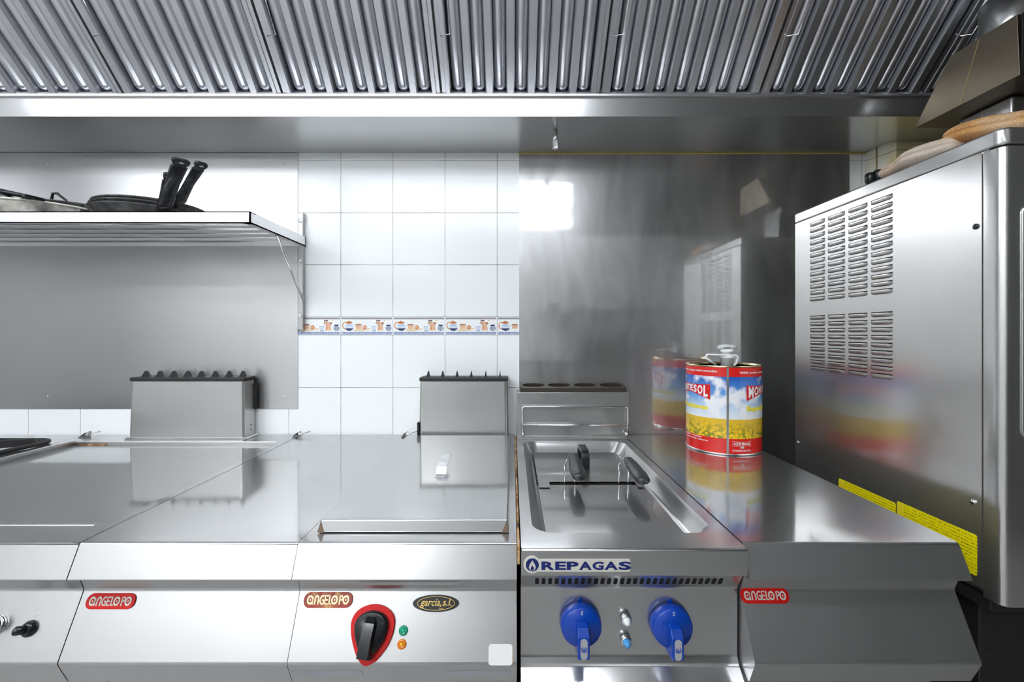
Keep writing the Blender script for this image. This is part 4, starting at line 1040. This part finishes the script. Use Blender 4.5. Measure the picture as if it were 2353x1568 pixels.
if root:
    hd = obj('handle', mb, 'black', root); obj('collar', MB().tube([(WX(35,1.40),1.40,WZ(462.5,1.40)),(WX(48,1.402),1.402,WZ(464,1.402))], .0088, 14), 'chrome', hd)
    obj('bracket', MB().tube([(WX(48,1.402),1.402,WZ(464,1.402)),(WX(60,1.41),1.41,WZ(482,1.41)),(WX(66,1.43),1.43,WZ(492,1.43))], .006, 8), 'dullmetal', hd)

# ================================================================== oven
OX, OY0, OY1, OZ0, OZ1 = .970, .899, 1.560, .750, 1.697
OXR = 1.86
t = thing('combi_oven', 'tall steel combi oven with louvred side at the right', 'oven', (1.4,1.2,OZ0))
SE = .939                                             # seam between side panel and front frame
obj('side_panel', MB().box((OX,SE+.001,OZ0+.01),(OX+.01,OY1-.001,WZ(350,SE))), 'oven', t)
ZL = WZ(350,SE)
obj('casing', MB().box((OX+.004,OY0+.03,OZ0+.002),(OXR,OY1,OZ1-.03)), M['dullmetal'], t)
mb = MB(); mb.slab(UP(0,0,0), [(OX,SE),(OX,OY0+.018),(OX+.002,OY0+.009),(OX+.009,OY0+.002),(OX+.018,OY0),(OXR,OY0),(OXR,SE)], OZ0-.006, ZL-.001)
ff = obj('front_frame', mb, 'oven', t, bevel=.003)
mb = MB(); mb.slab(UP(0,0,0), [(OX-.001,OY1+.002),(OX-.001,OY0+.018),(OX+.002,OY0+.009),(OX+.009,OY0+.001),(OX+.018,OY0-.001),(OXR,OY0-.001),(OXR,OY1+.002)], ZL+.0015, OZ1)
obj('top_cover', mb, 'oven', t, bevel=.006)
mb = MB(); dk = 1
def louver(y0, y1, z):
    n = 9; vs = []
    prof = [(0,-.0085),(.0022,-.0080),(.0042,-.0040),(.0050,.0),(.0046,.0022)]
    for j in range(n):
        u = j/(n-1); y = y0+(y1-y0)*u; e = min(1, math.sqrt(max(0,1-(max(0,abs(2*u-1)-.78)/.22)**2)))
        e = max(e, .05)
        for a,b in prof: vs.append((OX-a*e, y, z+b*(.6+.4*e)))
    m_ = len(prof)
    mb.add(vs, [(j*m_+i,j*m_+i+1,(j+1)*m_+i+1,(j+1)*m_+i) for j in range(n-1) for i in range(m_-1)], 0, True)
    mb.add([(OX-.0004,y0+.001,z+.0020),(OX-.0004,y1-.001,z+.0020),(OX-.0004,y1-.001,z+.0052),(OX-.0004,y0+.001,z+.0052)], [(0,1,2,3)], 1)
cols = [(1.482,1.410),(1.398,1.325),(1.313,1.241),(1.230,1.159)]
for a,b in cols:
    for i in range(13): louver(b, a, 1.640-.0201*i)
obj('louvre_panel', mb, ['oven','dark'], t, recalc=True); mb = MB()
for a,b in cols:
    for i in range(9): louver(b, a, 1.339-.0202*i)
obj('louvre_panel', mb, ['oven','dark'], t, recalc=True)
def side_pt(px): return OX*F/(px-CX)
for px, py, m_, r_ in ((2243,521,'black',.006),(2237,1154,'chrome',.006),(1834,1017,'chrome',.005)):
    y = side_pt(px); f = frame((OX,y,WZ(py,y)),(0,-1,0),(0,0,1)); 
    o = obj('screw', MB().lathe(f, [(r_,-.001),(r_,.002),(r_*.6,.004),(.0003,.0045)], 16), m_, t)
for ya, yb2, zb_, zt2, lab in ((1.150,1.351,.772,.858,'yellow warning sticker further back'),(.949,1.146,.780,.866,'yellow warning sticker near the front')):
    f = frame((OX-.0003,(ya+yb2)/2,(zb_+zt2)/2),(0,-1,0),(0,0,1))
    o = obj('warning_sticker', MB().slab(f, rrect(yb2-ya, zt2-zb_, .005, 4), .0001, .0006), 'sticker', t); o['label'] = lab
    obj('sticker_margin', MB().slab(frame((OX-.0009,yb2-.0105,(zb_+zt2)/2),(0,-1,0),(0,0,1)), rrect(.018,zt2-zb_-.004,.002,3), .0001,.0003), 'yellow', o)
# control window on the front
wx0 = 1.007; zw0, zw1 = WZ(1012,OY0), WZ(466,OY0)
f = frame(((wx0+1.16)/2+.0,OY0-.0005,(zw0+zw1)/2),(1,0,0),(0,0,1))
cp = obj('control_panel', MB().slab(f, rrect(.155, zw1-zw0, .02, 8), 0, .003), 'chrome', t)
obj('control_glass', MB().slab(f, rrect(.147, zw1-zw0-.008, .017, 8), .0031, .0036), 'black', cp)
mb = MB()
for i in range(4): mb.slab(f, rrect(.05,.0028,.0005,2,-.047,(zw1-zw0)/2-.022-.0048*i), .0037,.0040)
obj('yellow_bars', mb, 'yellow', cp)
mb = MB()
for i in range(4): mb.slab(f, rrect(.05,.002,.0005,2,-.046,(zw1-zw0)/2-.062-.005*i), .0037,.0040)
obj('white_lines', mb, 'cream', cp)
obj('red_bar', MB().slab(f, rrect(.05,.035,.001,2,-.047,-(zw1-zw0)/2+.028), .0037,.0040), 'red', cp)
# door beyond the control column
mb = MB().box((1.18,OY0-.028,OZ0+.03),(OXR-.01,OY0-.001,ZL-.02)); dr = obj('door', mb, 'oven', t, bevel=.006)
obj('door_glass', MB().box((1.28,OY0-.030,OZ0+.12),(OXR-.12,OY0-.0285,ZL-.12)), 'black', dr)
obj('door_handle', MB().tube([(1.21,OY0-.03,1.0),(1.21,OY0-.075,1.02),(1.21,OY0-.075,1.38),(1.21,OY0-.03,1.40)], .011, 10), 'black', dr)
# stand under the oven
t = thing('oven_stand', 'dark steel stand under the combi oven', 'stand', (1.4,1.23,0))
obj('base_cabinet', MB().box((OX+.045,OY0+.09,.10),(OXR-.03,OY1-.02,.700)), M['castiron'], t, bevel=.004)
obj('top_frame', MB().box((OX+.012,OY0+.035,.715),(OXR-.02,OY1-.01,.743)), M['castiron'], t, bevel=.003)
for x in (OX+.10,OXR-.08):
    for y in (OY0+.13,OY1-.06): obj('leg', MB().box((x-.02,y-.02,0),(x+.02,y+.02,.1)), 'dullmetal', t); obj('spacer', MB().box((x-.02,y-.02,.7),(x+.02,y+.02,.715)), 'dullmetal', t)

# exhaust duct and brown cowl above the oven
t = thing('exhaust_duct', 'square steel exhaust duct rising from the oven under the brown cowl', 'duct', (1.36,1.24,OZ1))
obj('duct_base', MB().box((1.283,1.168,OZ1),(1.44,1.311,1.900)), 'flue', t, bevel=.008)
obj('seam_bead', MB().box((1.2815,WX(2256,1)*0+1.283*F/(2256-CX)-.001,OZ1),(1.2832,1.283*F/(2256-CX)+.001,1.9)), 'chrome', t)
obj('round_pipe', MB().lathe(UP(1.362,1.24,2.052), [(.066,0),(.066,.14)], 40), 'flue', t)
XCW = 1.206; k_ = XCW*F
def cw(px, py): y = k_/(px-CX); return (y, WZ(py,y))
zb_c, zt_c = 1.902, 2.050
yD, yC, yB, yA = k_/(2343-CX), k_/(2337-CX), k_/(2183-CX), k_/(2101-CX)
mb = MB().prism([(yD,zb_c),(yC,zt_c),(yB,zt_c),(yA,zb_c)], XCW, 1.56)
t2 = thing('flue_cowl', 'brown slanted metal cowl around the duct above the oven', 'cowl', (1.38,1.2,zb_c))
obj('cowl_body', mb, 'brown', t2, bevel=.001)
obj('front_cover', MB().box((XCW+.004,yD-.004,zb_c+.002),(1.555,yD-.0005,zt_c-.002)), 'castiron', t2)
ym0, ym1 = k_/(2251-CX), k_/(2206-CX)
mb = MB().add([(XCW-.0006,ym0-.0008,zt_c-.002),(XCW-.0006,ym0+.0008,zt_c-.002),(XCW-.0006,ym1+.0008,zb_c+.002),(XCW-.0006,ym1-.0008,zb_c+.002)], [(0,1,2,3)])
obj('seam_line', mb, 'seal', t2, recalc=False)
# ------------------------------------------------------------------ things on the oven
def mitt(label, pts, radii, flat, group, mat='terry'):
    """a padded terry mitt lying on edge-on folds: two swollen layers with a stitched seam between"""
    t = thing('oven_mitt', label, 'oven mitt', tuple(Vector(pts[0])-Vector((0,0,radii[1]*flat))), group)
    P = [Vector(p) for p in pts]; n = len(P); mb = MB(); secs = []
    for i, p in enumerate(P):
        d_ = (P[min(i+1,n-1)]-P[max(i-1,0)]).normalized(); s_ = d_.cross(Vector((0,0,1))).normalized(); u_ = s_.cross(d_).normalized()
        ring = []
        for k in range(28):
            a = 2*PI*k/28; r_ = radii[i]; zz = math.sin(a)*flat; xx = math.cos(a)*1.5
            pin = 1-.25*math.exp(-(math.sin(a)/.10)**2)
            ring.append(p+s_*xx*r_*pin+u_*zz*r_)
        secs.append(ring)
    m_ = 28
    mb.add([q for r in secs for q in r], [(j*m_+i,j*m_+(i+1)%m_,(j+1)*m_+(i+1)%m_,(j+1)*m_+i) for j in range(n-1) for i in range(m_)]+[tuple(range(m_)),tuple((n-1)*m_+i for i in range(m_))], 0, True)
    b = obj('padding', mb, mat, t)
    ss = b.modifiers.new('sub','SUBSURF'); ss.levels = 1; ss.render_levels = 2
    mb = MB(); sm = []
    for i, p in enumerate(P):
        d_ = (P[min(i+1,n-1)]-P[max(i-1,0)]).normalized(); s_ = d_.cross(Vector((0,0,1))).normalized()
        sm.append(p+s_*-1.5*radii[i]*.78)
    mb.tube(sm, .0016, 6); obj('stitched_seam', mb, 'castbrown', t)
    return t
gz = 'terry mitts heaped on the oven top'
# pale one further back, golden one in front
def mp(px, py, X=1.022): Y = X*F/(px-CX); return (X, Y, WZ(py,Y))
mitt('pale beige terry oven mitt further back on the oven top', [mp(2028,404),mp(2032,401),mp(2050,391),mp(2074,380),mp(2090,368),mp(2120,356),mp(2160,345),mp(2196,333),mp(2212,329)],
     [.007,.013,.0175,.0150,.023,.0255,.0245,.023,.016], .95, gz)
mitt('scorched golden brown terry oven mitt at the front of the oven top', [mp(2184,325,1.035),mp(2190,319,1.035),mp(2212,309,1.035),mp(2250,297,1.035),mp(2300,288,1.035),mp(2345,284,1.035),(1.08,.93,1.728),(1.16,.96,1.722)],
     [.010,.020,.0245,.0245,.0245,.024,.023,.022], .95, gz, 'terry_gold')
t = thing('valve_cap', 'pair of black caps standing at the back of the oven top', 'valve cap', (1.2,1.5,OZ1))
for x, h_ in ((WX(2000,1.5),.118),(WX(2018,1.5),.128)):
    obj('cap', MB().lathe(UP(x,1.5,OZ1), [(.0125,0),(.0125,h_-.03),(.015,h_-.028),(.015,h_-.004),(.012,h_),(.001,h_)], 20), 'black', t)

# ================================================================== the kitchen behind the photographer (seen in the steel)
for x, lab, mt in ((-2.3,'ceiling light panel nearest the left wall','ceilglow'),(-1.2,'middle ceiling light panel','ceilglow'),(.9,'dimmer ceiling light panel towards the right wall','ceilglow_dim')):
    t = thing('ceiling_light', lab, 'light', (x,-1.9,2.86))
    obj('light_frame', MB().box((x-.32,-2.22,2.88),(x+.32,-1.58,2.899)), 'white', t)
    obj('diffuser', MB().box((x-.3,-2.2,2.872),(x+.3,-1.6,2.88)), mt, t)
t = thing('pass_counter', 'steel pass counter along the far wall behind the camera', 'counter', (.6,-2.1,0))
obj('counter_top', MB().box((-.6,-2.45,.88),(2.3,-1.75,.92)), 'nose', t); obj('cabinet', MB().box((-.58,-2.45,.1),(2.28,-1.8,.88)), 'nose_dim', t); obj('plinth', MB().box((-.5,-2.4,0),(2.2,-1.85,.1)), 'dark', t)
t = thing('plate_shelf', 'steel wall shelf with plates behind the camera', 'shelf', (1.3,-2.5,1.55))
obj('board', MB().box((.25,-2.49,1.555),(2.4,-2.1,1.58)), 'shelf', t)
for x in (.5,2.1): obj('bracket', MB().box((x,-2.49,1.4),(x+.02,-2.2,1.555)), 'shelf', t)
for j, (x, n_) in enumerate(((.5,9),(.85,6),(1.45,10),(1.75,8))):
    for i in range(n_):
        o = obj('plate', MB().lathe(UP(x,-2.27,1.581+i*.009), [(.06,0),(.12,.008),(.118,.0085),(.06,.002)], 24), 'white')
        tag(o, 'white plate in the '+('stack of nine nearest the shelf end','short stack of six','tallest stack of ten','stack of eight over the microwave side')[j]+' on the far shelf', 'plate', ('nine-plate stack','six-plate stack','ten-plate stack','eight-plate stack')[j])
t = thing('microwave', 'black microwave on the pass counter behind the camera', 'microwave', (1.1,-2.1,.92))
obj('case', MB().box((.85,-2.4,.925),(1.4,-2.0,1.22)), 'black', t, bevel=.01); obj('door_window', MB().box((.88,-1.999,.95),(1.24,-1.997,1.19)), 'dark', t)
